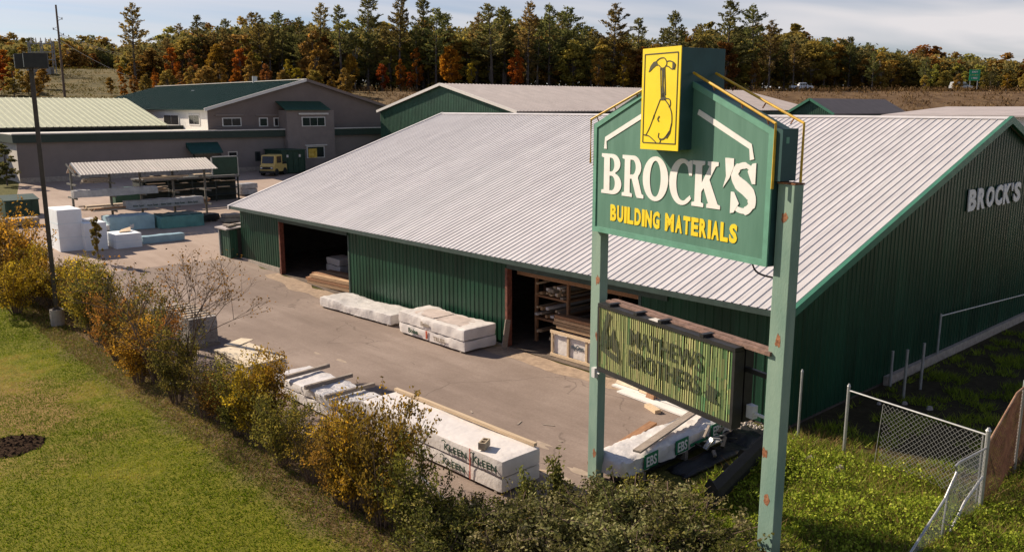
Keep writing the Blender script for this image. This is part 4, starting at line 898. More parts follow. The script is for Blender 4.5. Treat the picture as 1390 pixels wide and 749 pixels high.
# dark board shed behind it
SY = 76.5; zg = hz(30, SY) + .03; a, b = onY(196, 280, SY).x, onY(325, 280, SY).x; zt = onY(308, 213, SY).z; zm = onY(308, 240, SY).z
sd = thing('board_shed', 'dark open-fronted board shed with green sign panel behind the roofed rack', 'shed', (a, SY, zg)); SO = Vector((a, SY, zg))
MB(SO).box((a, SY + .5, zg), (b, SY + 2.5, zm - .02)).build('back', 'shed_dark', sd)
MB(SO).box((a - .1, SY - .3, zm - .02), (b + .1, SY + 2.6, zm + .12)).build('roof', 'rack_steel', sd)
xs = onY(288, 230, SY).x
MB(SO).box((xs, SY - .1, zm + .25), (b, SY, zt)).build('sign_panel', 'container_green', sd)
for (p, q) in (((xs - .08, zm + .12), (xs, zt + .08)), ((b, zm + .12), (b + .08, zt + .08))): MB(SO).box((p[0], SY - .14, p[1]), (q[0], SY + .04, q[1])).build('panel_frame', 'galv', sd)
MB(SO).box((xs - .08, SY - .14, zt), (b + .08, SY + .04, zt + .08)).build('panel_frame', 'galv', sd)
rr = random.Random(4)
for k in range(5): MB(SO).box((a + .05, SY - .05, zg + .5 + k * .62), (b, SY + .5, zg + .56 + k * .62)).build('shelf', 'shed_dark', sd)
for k in range(5): MB(SO).box((a + k * (b - a) / 4 - .06, SY - .06, zg), (a + k * (b - a) / 4 + .06, SY + .06, zm - .02)).build('upright', 'shed_dark', sd)
for k in range(22):
    l = rr.uniform(.5, 1.6); x = rr.uniform(a + .2, b - l); z = zg + .565 + rr.randint(0, 3) * .62 + rr.choice((0, .07)); MB(SO).box((x, SY - .12 - rr.uniform(0, .1), z), (x + l, SY + .4, z + .06)).build('board_edge', 'lumber_pale', sd)
a2 = onY(155, 250, SY).x; bn = MB().box((a2, SY, zg), (a - .3, SY + 1.5, zm - .5)).build('storage_bin', 'green_pale'); tag(bn, 'dull green storage bin seen through the left of the roofed rack', 'bin')

# ================================================================== STORE
YS = 98.0; zs0 = 2.2
x_l = onY(27, 240, YS).x; x_r = onY(520, 190, YS).x; zft, zfb = onY(60, 182.5, YS - .4).z, onY(60, 193.5, YS - .4).z
store = thing('store_building', 'grey store with green fascia and gabled two-storey green-roofed end', 'building', (x_l, YS, 0)); TO = Vector((x_l, YS, 0))
def sbox(name, a, b, m, par=store): return MB(TO).box(a, b).build(name, m, par)
xk = onY(282, 160, YS + 1.2).x; YG = YS + 1.2; xp, zp = onY(413, 110, YG).x, onY(413, 110, YG).z; ze = onY(282, 148, YG).z; xe = 2 * xp - xk
low = sbox('wall', (x_l, YS, zs0), (x_r + 8, YS + 32, zfb + .1), 'stucco_shaded')
sbox('side_wall', (x_l - .03, YS - .01, zs0), (x_l - .005, YS + 32, zfb), 'stucco_light', low)  # paler copy of the front wall, sunlight put into its colour
fas = sbox('fascia', (x_l - .4, YS - .4, zfb), (x_r + 8, YS + 8, zft), 'fascia')
sbox('parapet_cap', (x_l - .45, YS - .46, zft), (x_r + 8, YS + .1, zft + .12), 'flat_white', fas)
sbox('flat_roof', (x_l - .35, YS + .1, zft - .02), (xk, YS + 8.2, zft + .05), 'flat_white')
# pale ribbed roof of the low wing
Ye, Yr = YS + 8, YS + 22; zle, zlr = onY(100, 172, Ye).z, onY(100, 133.5, Yr).z
sbox('eave_shade_wall', (x_l - 25, Ye + .5, zft - 2), (xk + 1, Ye + 1.2, zle - .05), 'shed_dark')  # wall below the eave, coloured dark to stand for the eave's shade
wing = MB(TO).prism([(x_l - 28, Ye, zle - .15), (x_l - 28, Yr, zlr - .15), (x_l - 28, Yr + 14, zle - .15)], (xk - x_l + 26, 0, 0)).build('wing_roof', 'roof_dull', store)
wx1 = onY(229, 172, Ye).x; nsh = 70; w = .66; pf = ribs(w - .01, rib=.65, h=.07, top=.06, foot=.12); s = MB(); vv = []
for tt, h in pf: vv += [(tt, Ye - .25 - YS, zle + h - .04), (tt, Yr - YS, zlr + h)]
s.add(vv, [(2 * i, 2 * i + 1, 2 * i + 3, 2 * i + 2) for i in range(len(pf) - 1)]); sm = s.mesh('roof_sheet')
for k in range(nsh): obj('roof_sheet', sm, 'roof_lime', wing, loc=(wx1 - x_l - (k + 1) * w, 0, .02))
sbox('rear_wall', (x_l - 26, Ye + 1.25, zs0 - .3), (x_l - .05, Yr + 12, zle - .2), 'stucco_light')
# two-storey gable block
Yb = onX(214, 119, xp).y
g = MB(TO).prism([(xk, YG, zs0), (xe, YG, zs0), (xe, YG, ze), (xp, YG, zp), (xk, YG, ze)], (0, Yb - YG, 0)).build('gable_block', 'siding_shaded', store)
sbox('side_wall', (xk - .05, YG + .01, zft + .05), (xk - .005, Yb - 2, ze - .05), 'siding_white', g)  # sunlit side painted far paler than the shaded gable front
sl_ = (zp - ze) / (xp - xk)
n = 30; w = (Yb - YG + 1.2) / n; pf = ribs(w - .01, rib=.45, h=.05); s = MB(); vv = []
for tt, h in pf: vv += [(xk - .6 - x_l, tt, ze - .6 * sl_ + .1 + h), (xp - x_l, tt, zp + .1 + h)]
s.add(vv, [(2 * i, 2 * i + 1, 2 * i + 3, 2 * i + 2) for i in range(len(pf) - 1)]); sm = s.mesh('roof_sheet')
gr = MB(TO).prism([(xk - .55, YG - .5, ze - .55 * sl_), (xp, YG - .5, zp), (xe + .55, YG - .5, ze - .55 * sl_), (xe + .55, YG - .5, ze - .55 * sl_ + .09), (xp, YG - .5, zp + .09), (xk - .55, YG - .5, ze - .55 * sl_ + .09)], (0, Yb - YG + 1, 0)).build('gable_roof', 'roof_green', store)
for k in range(n): obj('roof_sheet', sm, 'roof_green', gr, loc=(0, YG - .55 - YS + k * w, 0))
for sx in (xk - .6, xe + .6):
    MB(TO).bar((sx, YG - .56, ze - .6 * sl_ + .06), (xp, YG - .56, zp + .1), .14, .34).build('rake_board', 'white_trim' if sx < xp else 'siding_shaded', gr)
MB(TO).bar((xp, YG - .5, zp + .2), (xp, Yb + .6, zp + .2), .5, .08).build('ridge_cap', 'white_trim', gr)
vq = onX(346, 112, xp); MB(TO).tube([(xp, vq.y, zp), (xp, vq.y, zp + .9)], .35, 10).build('roof_vent', 'galv', gr); 
vq = onX(262, 125, xp - 4); MB(TO).tube([(xp - 4, vq.y, vq.z - .6), (xp - 4, vq.y, vq.z + .25)], .22, 8).build('roof_vent', 'flat_white', gr)
def win(par, x0, y0, x1, y1, Y, frame='white_trim', pane='glass', nx=2):
    a, b, z1, z0 = onY(x0, y0, Y).x, onY(x1, y0, Y).x, onY(x0, y0, Y).z, onY(x0, y1, Y).z
    f = MB(TO).box((a, Y - .08, z0), (b, Y, z1)).build('window', frame, par)
    for k in range(nx):
        p = (b - a - .2) / nx; MB(TO).box((a + .1 + k * p + .03, Y - .095, z0 + .1), (a + .1 + (k + 1) * p - .03, Y - .085, z1 - .1)).build('pane', pane, f)
    return f
win(g, 301, 160, 327, 172, YG); win(g, 351, 160, 363, 172, YG, nx=1); win(g, 371, 160, 383, 172, YG); win(g, 390, 160, 394, 172, YG, nx=1)
for (a, b, y) in ((292, 330, 157.5), (347, 386, 157.5)): q = onY(a, y, YG); MB(TO).box((q.x, YG - .14, q.z), (onY(b, y, YG).x, YG - .02, q.z + .15)).build('lintel', 'tower', g)
for x0, x1 in ((222, 243), (256, 271)):
    A, B = onX(x0, 155, xk - .05), onX(x1, 155, xk - .05); z0 = onX(x0, 170, xk - .05).z
    f = MB(TO).box((xk - .12, B.y, z0), (xk - .05, A.y, A.z)).build('window', 'white_trim', g)
    for k in range(2): d = (A.y - B.y - .3) / 2; MB(TO).box((xk - .135, B.y + .15 + k * d + .05, z0 + .15), (xk - .125, B.y + .15 + (k + 1) * d - .05, A.z - .15)).build('pane', 'glass', f)
# entrance tower
YT = YS - .9; ta, tb = onY(391, 200, YT).x, onY(455, 200, YT).x; tz = onY(400, 150, YT).z
tw = sbox('entrance_tower', (ta, YT, zs0), (tb, YT + 3, tz), 'tower')
MB(TO).prism([(ta - .3, YT - .4, tz), (tb - .7, YT - .4, tz), (tb - .7, YG, tz + 1.0), (ta - .3, YG, tz + 1.0)], (0, 0, .12)).build('tower_roof', 'roof_green', tw)
win(tw, 409, 159, 441, 172, YT, nx=3); q = onY(405, 156, YT); MB(TO).box((q.x, YT - .2, q.z), (onY(445, 156, YT).x, YT - .01, q.z + .22)).build('lintel', 'flat_white', tw)
f = win(tw, 416, 199, 440, 215, YT, nx=1); A = onY(418, 202, YT); B = onY(430, 214, YT); MB(TO).box((A.x, YT - .11, B.z), (B.x, YT - .097, A.z)).build('poster', 'poster', f)
q = onY(414, 198.5, YT); MB(TO).box((q.x, YT - .25, q.z), (onY(443, 198.5, YT).x, YT - .01, q.z + .15)).build('lintel', 'flat_white', tw)
win(tw, 396, 205, 399, 222, YT, frame='shed_dark', nx=1)
# awning, door, small windows of the low wall
A = onY(252, 194, YS); B = onY(303, 206, YS - 1.4)
aw = MB(TO).prism([(A.x, YS - .02, A.z), (A.x, YS - 1.4, B.z), (A.x, YS - 1.4, B.z - .15), (A.x, YS - .02, A.z - .5)], (B.x - A.x, 0, 0)).build('awning', 'awning', low)
win(low, 262, 207, 300, 228, YS, frame='shed_dark', nx=3); win(low, 346, 206, 353, 219, YS, frame='shed_dark', nx=1); win(low, 309, 206, 322, 214, YS, frame='stucco_light', nx=1)
sbox('sill_band', (x_l - .02, YS - .05, zs0), (x_r, YS - .002, zs0 + .75), 'concrete', low)

# yellow yard truck and green container by the store
g0 = gp(372, 238); tr = thing('yard_truck', 'small yellow yard truck with cab parked in front of the store', 'truck', (g0.x, g0.y, g0.z + .03), R(-55))
bd = MB().prism([(-.9, y, z) for y, z in ((-1.6, .45), (-1.6, 1.15), (-1.35, 1.3), (-1.1, 2.35), (.5, 2.4), (.5, 1.25), (1.6, 1.25), (1.6, .45))], (1.8, 0, 0)).build('body', 'truck_yellow', tr); bevel(bd, .06)
MB().prism([(-.72, y, z) for y, z in ((-1.345, 1.42), (-1.14, 2.22), (-1.17, 2.23), (-1.375, 1.43))], (1.44, 0, 0)).build('windscreen', 'glass', tr)
for x in (-.915, .905): MB().box((x, -.85, 1.45), (x + .012, .2, 2.2)).build('side_window', 'glass', tr)
MB().box((-.8, -1.68, .75), (.8, -1.61, 1.05)).build('grille', 'black_metal', tr); MB().box((-.95, -1.75, .35), (.95, -1.6, .6)).build('bumper', 'black_metal', tr)
for x in (-.65, .65): MB().box((x - .12, -1.70, .85), (x + .12, -1.685, 1.0)).build('headlight', 'lens_white', tr)
for x in (-.95, .70):
    for y in (-1.0, 1.0): MB().tube([(x, y, .42), (x + .25, y, .42)], .42, 16).build('wheel', 'tyre', tr)
MB().box((-.8, .55, 1.26), (.8, 1.6, 1.5)).build('engine_cover', 'black_metal', tr)
g1 = gp(399, 236); ct = thing('waste_container', 'dark green waste container right behind the yellow truck', 'container', (g1.x, g1.y, g1.z + .02), 0)
MB().box((-1.5, 0, .1), (1.6, 4.2, 2.7)).build('body', 'container_green', ct); MB().box((-1.6, -.1, 2.71), (1.7, 4.3, 2.82)).build('rim', 'container_green', ct)
for k in range(5): MB().box((-1.45 + k * .72, -.08, .15), (-1.33 + k * .72, -.003, 2.65)).build('rib', 'container_green', ct)
for x in (-.9, .7): MB().box((x, -.09, 1.95), (x + .25, -.082, 2.25)).build('label_plate', 'flat_white', ct)

# ================================================================== OTHER BARNS
def barn2(label, X, pk, en, px_end, wall, roofm, name='storage_barn', sheets=0, trim='white_trim'):
    P_, E_ = onX(*pk, X), onX(*en, X); hw = P_.y - E_.y; zpk, zev = P_.z, E_.z; L = 20
    while px((X + L, P_.y, zpk))[0] < px_end and L < 140: L += 1
    g_ = min(hz(X, P_.y), hz(X, E_.y)) - .3; O = Vector((X, P_.y, g_))
    t = thing(name, label, 'barn', O)
    sec = [(X, E_.y, g_), (X, E_.y, zev), (X, P_.y, zpk), (X, P_.y + hw, zev), (X, P_.y + hw, g_)]
    body = MB(O).prism([(p[0], p[1] + (.3 if p[1] < P_.y else (-.3 if p[1] > P_.y else 0)), p[2] - .12) for p in sec], (L, 0, 0)).build('walls', wall, t)
    for s_ in (-1, 1):
        y = P_.y + s_ * hw
        r = MB(O).prism([(X - .3, P_.y, zpk), (X - .3, y, zev), (X - .3, y, zev + .12), (X - .3, P_.y, zpk + .12)], (L + .6, 0, 0)).build('roof', roofm, t)
        if s_ < 0 and sheets:
            w = (L + .6) / sheets; pf = ribs(w - .01, rib=.6, h=.05, top=.06, foot=.14); s = MB(); vv = []
            for tt, h in pf: vv += [(tt, 0, .125 + h), (tt, -hw - .15, zev - zpk + .125 + h)]
            s.add(vv, [(2 * i, 2 * i + 1, 2 * i + 3, 2 * i + 2) for i in range(len(pf) - 1)]); sm = s.mesh('roof_sheet')
            for k in range(sheets): obj('roof_sheet', sm, roofm, r, loc=(-.3 + k * w, 0, zpk - g_))
        MB(O).bar((X - .35, P_.y, zpk + .03), (X - .35, y, zev + .03), .12, .3).build('rake_trim', trim, t)
    n = int(2 * hw / .9)
    for k in range(n):           # cladding of the gable that faces the yard
        w = 2 * (hw - .35) / n; y0 = P_.y + hw - .35 - k * w; pf = ribs(w - .01, rib=.3, h=.03); s = MB(O); vv = []
        for tt, h in pf:
            yy = y0 - tt; zz = zpk - (zpk - zev) * abs(yy - P_.y) / hw - .14; vv += [(X - .02 - h, yy, g_ + .3), (X - .02 - h, yy, zz)]
        s.add(vv, [(2 * i, 2 * i + 1, 2 * i + 3, 2 * i + 2) for i in range(len(pf) - 1)]); s.build('wall_sheet', wall, body)
    return t, P_, hw
t, P_, hw = barn2('long green barn with pinkish grey roof behind the big barn ridge', 62, (600, 115), (705, 153), 1005, 'green_pale', 'roof_dull', sheets=60)
MB(t.location).tube([(61.8, P_.y, P_.z - 3.4), (61.4, P_.y, P_.z - 3.6)], .18, 8).build('gable_lamp', 'lens_white', t)
barn2('low barn with brown roof and green gable behind the sign', 100, (1101, 135), (1134, 156), 1195, 'green_pale', 'roof_brown', trim='green_trim')
# pale-roofed shed at the right edge; its ridge runs the other way
Xe4 = 70.0; E1 = onX(1196, 156, Xe4); R1 = onX(1214, 145, Xe4 + 13); zE, zR = E1.z, R1.z
sh4 = thing('storage_shed', 'pale-roofed shed with white ribbed wall at the right edge', 'shed', (Xe4, -15, hz(Xe4, 10))); O4 = sh4.location.copy()
MB(O4).box((Xe4 + .5, -15, O4.z - .4), (Xe4 + 25, E1.y - .2, zE - .05)).build('walls', 'frame_dark', sh4)
MB(O4).prism([(Xe4, E1.y, zE), (Xe4 + 13, E1.y, zR), (Xe4 + 26, E1.y, zE), (Xe4 + 26, E1.y, zE - .12), (Xe4 + 13, E1.y, zR - .12), (Xe4, E1.y, zE - .12)], (0, -15 - E1.y, 0)).build('roof', 'roof_dull', sh4)
n = int((E1.y + 15) / 1.0)
for k in range(n):
    pf = ribs(.99, rib=.33, h=.04); s = MB(O4); vv = []
    for tt, h in pf: vv += [(Xe4 + .48 - h, E1.y - .3 - k - tt, O4.z), (Xe4 + .48 - h, E1.y - .3 - k - tt, zE - .13)]
    s.add(vv, [(2 * i, 2 * i + 1, 2 * i + 3, 2 * i + 2) for i in range(len(pf) - 1)]); s.build('wall_sheet', 'siding_white', sh4)

# ================================================================== POLES, FENCE, HIGHWAY
g = gp(79, 441); lp = thing('lamp_pole', 'tall dark bronze lamp pole with two box floodlights above the hedge', 'lamp pole', (g.x, g.y, g.z), R(-18)); lz = vert_z(41, 84, g) - g.z
MB().tube([(0, 0, -.3), (0, 0, .75)], .30, 16).build('concrete_base', 'concrete', lp)
MB().box((-.09, -.09, .75), (.09, .09, lz - .3)).build('pole', 'bronze', lp)
MB().box((-.16, -.16, .75), (.16, .16, .80)).build('base_plate', 'bronze', lp)
for y, nm in ((-.42, 0), (.48, 1)):
    x0 = -.20 if nm == 0 else -.62
    hd = bevel(MB().box((x0, y - .30, lz - .30), (x0 + .92, y + .12, lz + .34)).build('floodlight', 'black_metal', lp), .02)
    MB().box((x0 - .02, y - .28, lz - .26), (x0 - .002, y + .10, lz + .30)).build('lens', 'lens_white', hd)
MB().bar((0, -.6, lz - .32), (0, .6, lz - .32), .08, .08).build('cross_arm', 'bronze', lp)
# utility pole with wires
u = gp(88, 131.5); ut = thing('utility_pole', 'tall brown wooden utility pole rising behind the store', 'utility pole', (u.x, u.y, u.z)); uz = vert_z(77, 7, u) - u.z
MB().tube([(0, 0, -.5), (0, 0, uz)], .26, 10, .17).build('pole', 'pole_wood', ut)
for z, s_ in ((.83, 1), (.72, -1), (.66, 1)):
    a = Vector((0, 0, uz * z)); d = Vector((CR.x, CR.y, 0)) * s_; br = MB().tube([a, a + d * 1.0 + Vector((0, 0, .35))], .05, 6).tube([a + Vector((0, 0, .9)), a + d * 1.0 + Vector((0, 0, .35))], .04, 6).build('bracket', 'galv', ut)
    MB().tube([a + d * 1.0 + Vector((0, 0, .2)), a + d * 1.0 + Vector((0, 0, .65))], .09, 6).build('insulator', 'steel_grey', br)
for k, (y0, x1, y1, q1) in enumerate(((60, 330, 66, 330), (62, 330, 70, 330), (68, 330, 110, 230))):
    A = Vector((u.x, u.y, vert_z(80, y0 - 14, u))); B = atQ(x1, y1, q1); pts = [A.lerp(B, t / 14) - Vector((0, 0, 5.5 * 4 * (t / 14) * (1 - t / 14))) for t in range(15)]
    w = MB().tube(pts, .045, 5).build('power_line', 'flat_white'); tag(w, ('uppermost pale power line running right from the utility pole', 'middle pale power line running right from the utility pole', 'lowest power line dropping right from the utility pole')[k], 'power line')
# substation
sb = gp(72, 101); su = thing('substation_frame', 'grey steel substation gantry beside the field at far left', 'substation', (sb.x, sb.y, sb.z - .3), YAW - math.pi / 2)
for x in (-5.2, -2.2, .6): 
    for dx in (-.4, .4): MB().tube([(x + dx, 0, 0), (x + dx * .5, 0, 8.2)], .12, 5).build('column', 'steel_grey', su)
    s = MB()
    for k in range(7): s.bar((x - .4 * (1 - k / 14) * (1 if k % 2 else -1), 0, k * 1.1), (x + .4 * (1 - k / 14) * (1 if k % 2 else -1), 0, (k + 1) * 1.1), .07, .07)
    s.build('lattice', 'steel_grey', su)
for z in (3.8, 5.6, 7.6): MB().bar((-5.6, 0, z), (1.0, 0, z), .16, .22).build('beam', 'steel_grey', su)
for x in (-4.6, -3.4, -2.2, -1.0, .2): ins = MB().tube([(x, 0, 7.75), (x, 0, 9.0)], .2, 6, .09).build('insulator', 'flat_white', su)
for x in (-5, -1): MB().box((x - .9, -.8, 0), (x + .9, .8, 2.0)).build('transformer', 'steel_grey', su)
# far fence along the field's top
# chain-link fence -------------------------------------------------
def fpost(label, p, h, r=.035, m='galv', lean=(0, 0), group=None, cap=True):
    t = thing('fence_post', label, 'fence post', (p[0], p[1], hz(p[0], p[1])), 0, group)
    MB().tube([(0, 0, -.2), (lean[0], lean[1], h)], r, 10).build('pipe', m, t)
    if cap: MB().tube([(lean[0], lean[1], h), (lean[0], lean[1], h + .03), (lean[0], lean[1], h + .08)], r * 1.25, 10, r * .5).build('cap', m, t)
    return t
PA, PC = Vector((23.2, 10.96, 0)), Vector((22.38, 6.92, 0))
ha, hc = vert_z(1152, 524, PA), vert_z(1339, 589, PC)
fpost('galvanised gate post at left end of the sagging chain-link panel', PA, ha, .045)
fpost('thick corner post where two chain-link runs meet', PC, hc + .1, .06)
pb = Vector((23.42, 12.56, 0)); fpost('lone galvanised post beside the near barn corner', pb, vert_z(1087, 504, pb), .035)
for k, (b, tp, lb) in enumerate((((1208, 524), (1213, 476), 'leftmost of three grey stub posts in the gable shade'), ((1226, 541), (1229, 474), 'middle one of three grey stub posts in the gable shade'), ((1249, 528), (1252, 465), 'rightmost of three grey stub posts in the gable shade'))):
    p = gp(*b); fpost(lb, p, vert_z(*tp, p), .05, group='stub posts in the gable shade', cap=False)
def link_mesh(P0, P1, z0f, z1f, pitch=.085, r=.0045, edge=0.):
    """woven diagonals between two points; z0f, z1f give bottom and top at distance s"""
    d = P1 - P0; L = d.length; d = d / L; nrm = Vector((-d.y, d.x, 0)); s = MB(); ht = 2.6
    for sg_ in (1, -1):
        k = -int(ht / pitch) if sg_ > 0 else 0
        while True:
            s0 = k * pitch
            if s0 > L + (0 if sg_ > 0 else ht): break
            seg = []
            for i in range(53):
                z = i * .05; x = s0 + sg_ * z
                if edge <= x <= L and z0f(x) <= z <= z1f(x): seg.append(P0 + d * x + Vector((0, 0, z)) + nrm * (.03 * math.sin(x * 3.3) + .004 * sg_))
            if len(seg) >= 2: s.tube(seg, r, 3)
            k += 1
    return s
f1 = thing('chain_link_panel', 'sagging chain-link panel between the gate post and corner post', 'fence', PA)
MB(PA).tube([PA + Vector((0, 0, ha - .12)), PC + Vector((0, 0, hc - .02))], .026, 8).build('top_rail', 'galv', f1)
hm = lambda s: ha - .14 + (hc - ha + .1) * s / 4.12
o = link_mesh(PA, PC, lambda s: .12 if s > .5 else 0, hm, pitch=.14, r=.0045, edge=1.15).build('link_mesh', 'galv', f1); o.location = -PA; o['kind'] = 'stuff'
MB(PA).tube([PC + Vector((.03, .12, .1)), PC + Vector((.03, .12, hc - .05))], .02, 6).build('tension_bar', 'galv', f1)
MB(PA).tube([PA.lerp(PC, 1.15 / 4.12) + Vector((0, 0, ha - .2)), PA.lerp(PC, .25) + Vector((0, 0, .1))], .008, 5).build('edge_wire', 'galv', f1)
# bent run toward the camera
P2 = Vector((13.5, 7.0, 0)); f2 = thing('bent_fence_run', 'buckled chain-link run with bent top rail below the corner post', 'fence', PC)
q1, q2, q3 = onY(1303, 627, 6.95), onY(1283, 676, 6.95), onY(1236, 749, 6.95)
zz = lambda q: max(q.z, .15)
rail = spline([tuple(PC + Vector((-.05, 0, 1.25))), (q1.x + .25, 6.95, q1.z + .03), (q1.x - .25, 6.95, q1.z - .12), (q2.x, 6.98, zz(q2)), (q3.x, 7.0, zz(q3)), (P2.x, 7.0, .5)], 4)
MB(PC).tube([PC + Vector((-.03, 0, hc - .35)), onY(1302, 627, 6.95), onY(1297, 632, 6.95), onY(1299, 640, 6.95)], .026, 8).build('top_rail', 'galv', f2)
MB(PC).tube([onY(1299, 640, 6.95), onY(1283, 676, 6.95), onY(1237, 748, 6.95), onY(1190, 815, 6.95)], .03, 8).build('top_rail', 'galv', f2)
MB(PC).tube([PC + Vector((-.02, 0, .9)), onY(1310, 680, 6.95), onY(1283, 735, 6.95)], .035, 8).build('brace', 'galv', f2)
MB(PC).tube([onY(1287, 668, 6.95), onY(1275, 745, 6.95)], .025, 6).build('broken_post', 'galv', f2)
def top2(s):
    x = PC.x - s
    for a, b in ((PC + Vector((0, 0, hc - .35)), onY(1302, 627, 6.95)), (onY(1302, 627, 6.95), onY(1283, 676, 6.95)), (onY(1283, 676, 6.95), onY(1190, 815, 6.95))):
        if b.x <= x <= a.x: return a.z + (b.z - a.z) * (a.x - x) / max(a.x - b.x, 1e-3)
    return .4
o = link_mesh(Vector((PC.x, 6.95, 0)), Vector((16.5, 6.95, 0)), lambda s: .02, top2, pitch=.11, r=.0035).build('link_mesh', 'galv', f2); o.location = -PC; o['kind'] = 'stuff'
# rusty run to the right
f3 = thing('rusty_fence_run', 'rusty brown mesh fence running off at the right edge', 'fence', PC); P3 = Vector((34, 7.6, 0))
h3 = 2.5
for t_ in (.26, .52, .78): p = PC.lerp(P3, t_); MB(PC).tube([p + Vector((0, 0, -.2)), p + Vector((0, 0, h3 + .2))], .04, 8).build('post', 'galv', f3)
MB(PC).tube([PC + Vector((.06, .02, 1.68)), PC.lerp(P3, .2) + Vector((0, 0, h3)), P3 + Vector((0, 0, h3))], .03, 8).build('top_rail', 'galv_rust', f3)
o = link_mesh(PC + Vector((.1, .02, 0)), P3, lambda s: .05, lambda s: min(1.65 + s * .36, h3), pitch=.10, r=.006).build('link_mesh', 'screen_rust', f3); o.location = -PC; o['kind'] = 'stuff'
# rail in the shade by the gable
f4 = thing('shade_rail', 'dark pipe rail on a post in the shade beside the gable', 'fence', gp(1271, 491)); p = f4.location.copy(); hz4 = vert_z(1273, 425, p); b_ = onY(1400, 449, 11.0)
MB(p).tube([p, p + Vector((0, 0, hz4))], .045, 8).build('post', 'galv', f4); MB(p).tube([p + Vector((0, 0, hz4 - .1)), Vector((p.x + 12, p.y - 1.2, p.z + hz4 - .25))], .03, 8).build('top_rail', 'galv', f4)
p2 = Vector((p.x + 12, p.y - 1.2, 0)); MB(p).tube([p2, p2 + Vector((0, 0, hz4 - .2))], .045, 8).build('post', 'galv', f4)
for k, (x, y) in enumerate(((1193, 548), (1228, 548), (1262, 555), (1100, 624), (1140, 638))):
    p = gp(x, y); r = .12 + .03 * k; s = MB(); s.add([(r * math.cos(a), .7 * r * math.sin(a), -.02) for a in spaced(0, 6.28, 7)] + [(r * .6 * math.cos(a + .3), .45 * r * math.sin(a + .3), r * .5) for a in spaced(0, 6.28, 7)], [(i, (i + 1) % 7, 7 + (i + 1) % 7, 7 + i) for i in range(7)] + [tuple(range(7, 14))])
    tag(s.build('stone', 'stone', loc=p), ('pale stone left of the stub posts in shade', 'pale stone at the foot of the middle stub post', 'pale stone right of the stub posts in shade', 'pale stone in the grass below the barn corner', 'pale stone in the grass at the gate post foot')[k], 'stone')

# highway traffic and sign
def hwy(x, q): 
    r = (x - CX) / FPX * q * math.cos(0) ; p = atQ(x, 122, q); return Vector((p.x, p.y, 14.26))
def car(label, cat, x, q, prof, roofp, m, L):
    p = hwy(x, q); t = thing('pickup_truck' if cat == 'pickup' else 'parked_van', label, cat, p, YAW - math.pi / 2)
    t.name = 'pickup_truck' if cat == 'pickup' else 'passenger_van'
    b = MB().prism([(a, -.95, z) for a, z in prof], (0, 1.9, 0)).build('body', m, t); bevel(b, .08)
    c = MB().prism([(a, -.80, z) for a, z in roofp], (0, 1.6, 0)).build('cabin', m, t); bevel(c, .08)
    xs = [a for a, z in roofp]; x0, x1 = min(xs) + .35, max(xs) - .35; n = 3
    for k in range(n): w = (x1 - x0) / n; MB().box((x0 + k * w + .05, -.83, 1.08), (x0 + (k + 1) * w - .05, -.805, 1.55)).build('window', 'glass', t)
    for wx in (-L * .31, L * .31):
        for wy in (-.97, .75): MB().tube([(wx, wy, .36), (wx, wy + .22, .36)], .36, 14).build('wheel', 'tyre', t)
    return t
car('white pickup truck driving on the highway above the brown bank', 'pickup', 1088, HQ - 2, [(-2.9, .4), (-2.9, 1.0), (-.3, 1.05), (1.3, 1.05), (2.7, .95), (2.85, .5), (2.85, .4)], [(-1.0, 1.0), (-.7, 1.75), (.8, 1.78), (1.5, 1.03)], 'car_white', 5.6)
car('silver van on the highway beside the green road sign', 'van', 1304, HQ - 2, [(-2.6, .4), (-2.6, 1.05), (1.6, 1.08), (2.5, .95), (2.6, .4)], [(-2.55, 1.0), (-2.35, 1.95), (.6, 1.95), (1.6, 1.05)], 'car_silver', 5.1)
p = hwy(1321, HQ - 8); rs_ = thing('road_sign', 'green highway sign with white lettering on two posts', 'road sign', (p.x, p.y, 13.6), YAW - math.pi / 2); zt = atQ(1321, 95, HQ - 8).z - 13.6
for x in (-.9, .9): MB().box((x - .08, 0, -.6), (x + .08, .12, zt - .1)).build('post', 'steel_grey', rs_)
for z0, z1 in ((zt - 1.25, zt), (zt - 2.6, zt - 1.35)): MB().box((-1.3, -.06, z0), (1.3, -.005, z1)).build('panel', 'road_sign', rs_)
for z in (zt - .75, zt - 2.2): obj('lettering', to_front(text_mesh('EXIT' if z > zt - 1 else '1 MILE', 1.4, .4, .03, .005), -.7, -.068, z), 'sign_white', rs_)

# ================================================================== PLANTS
rng = np.random.default_rng(11)
def leafquads(c, s, rng, along=None, asp=.55):
    n = len(c); a = rng.normal(size=(n, 3)); 
    if along is not None: a = a * .45 + along
    a /= np.linalg.norm(a, axis=1)[:, None] + 1e-9; b = np.cross(a, rng.normal(size=(n, 3))); b /= np.linalg.norm(b, axis=1)[:, None] + 1e-9
    s = np.asarray(s).reshape(-1, 1); v = np.empty((n, 4, 3)); v[:, 0] = c + a * s; v[:, 1] = c + b * s * asp; v[:, 2] = c - a * s; v[:, 3] = c - b * s * asp
    return v.reshape(-1, 3)
leafmat('needle', [(0.048, 0.061, 0.021), (0.113, 0.121, 0.039), (0.196, 0.184, 0.056), (0.304, 0.25, 0.074)], .5, .3)
leafmat('needle_warm', [(0.064, 0.053, 0.018), (0.151, 0.117, 0.034), (0.246, 0.179, 0.049), (0.358, 0.235, 0.064)], .5, .3)
leafmat('leaf_green', [(0.094, 0.091, 0.024), (0.208, 0.187, 0.04), (0.342, 0.281, 0.054), (0.518, 0.373, 0.073)], .5, .3)
leafmat('leaf_olive', [(0.114, 0.083, 0.028), (0.249, 0.175, 0.042), (0.405, 0.266, 0.054), (0.601, 0.332, 0.062)], .5, .3)
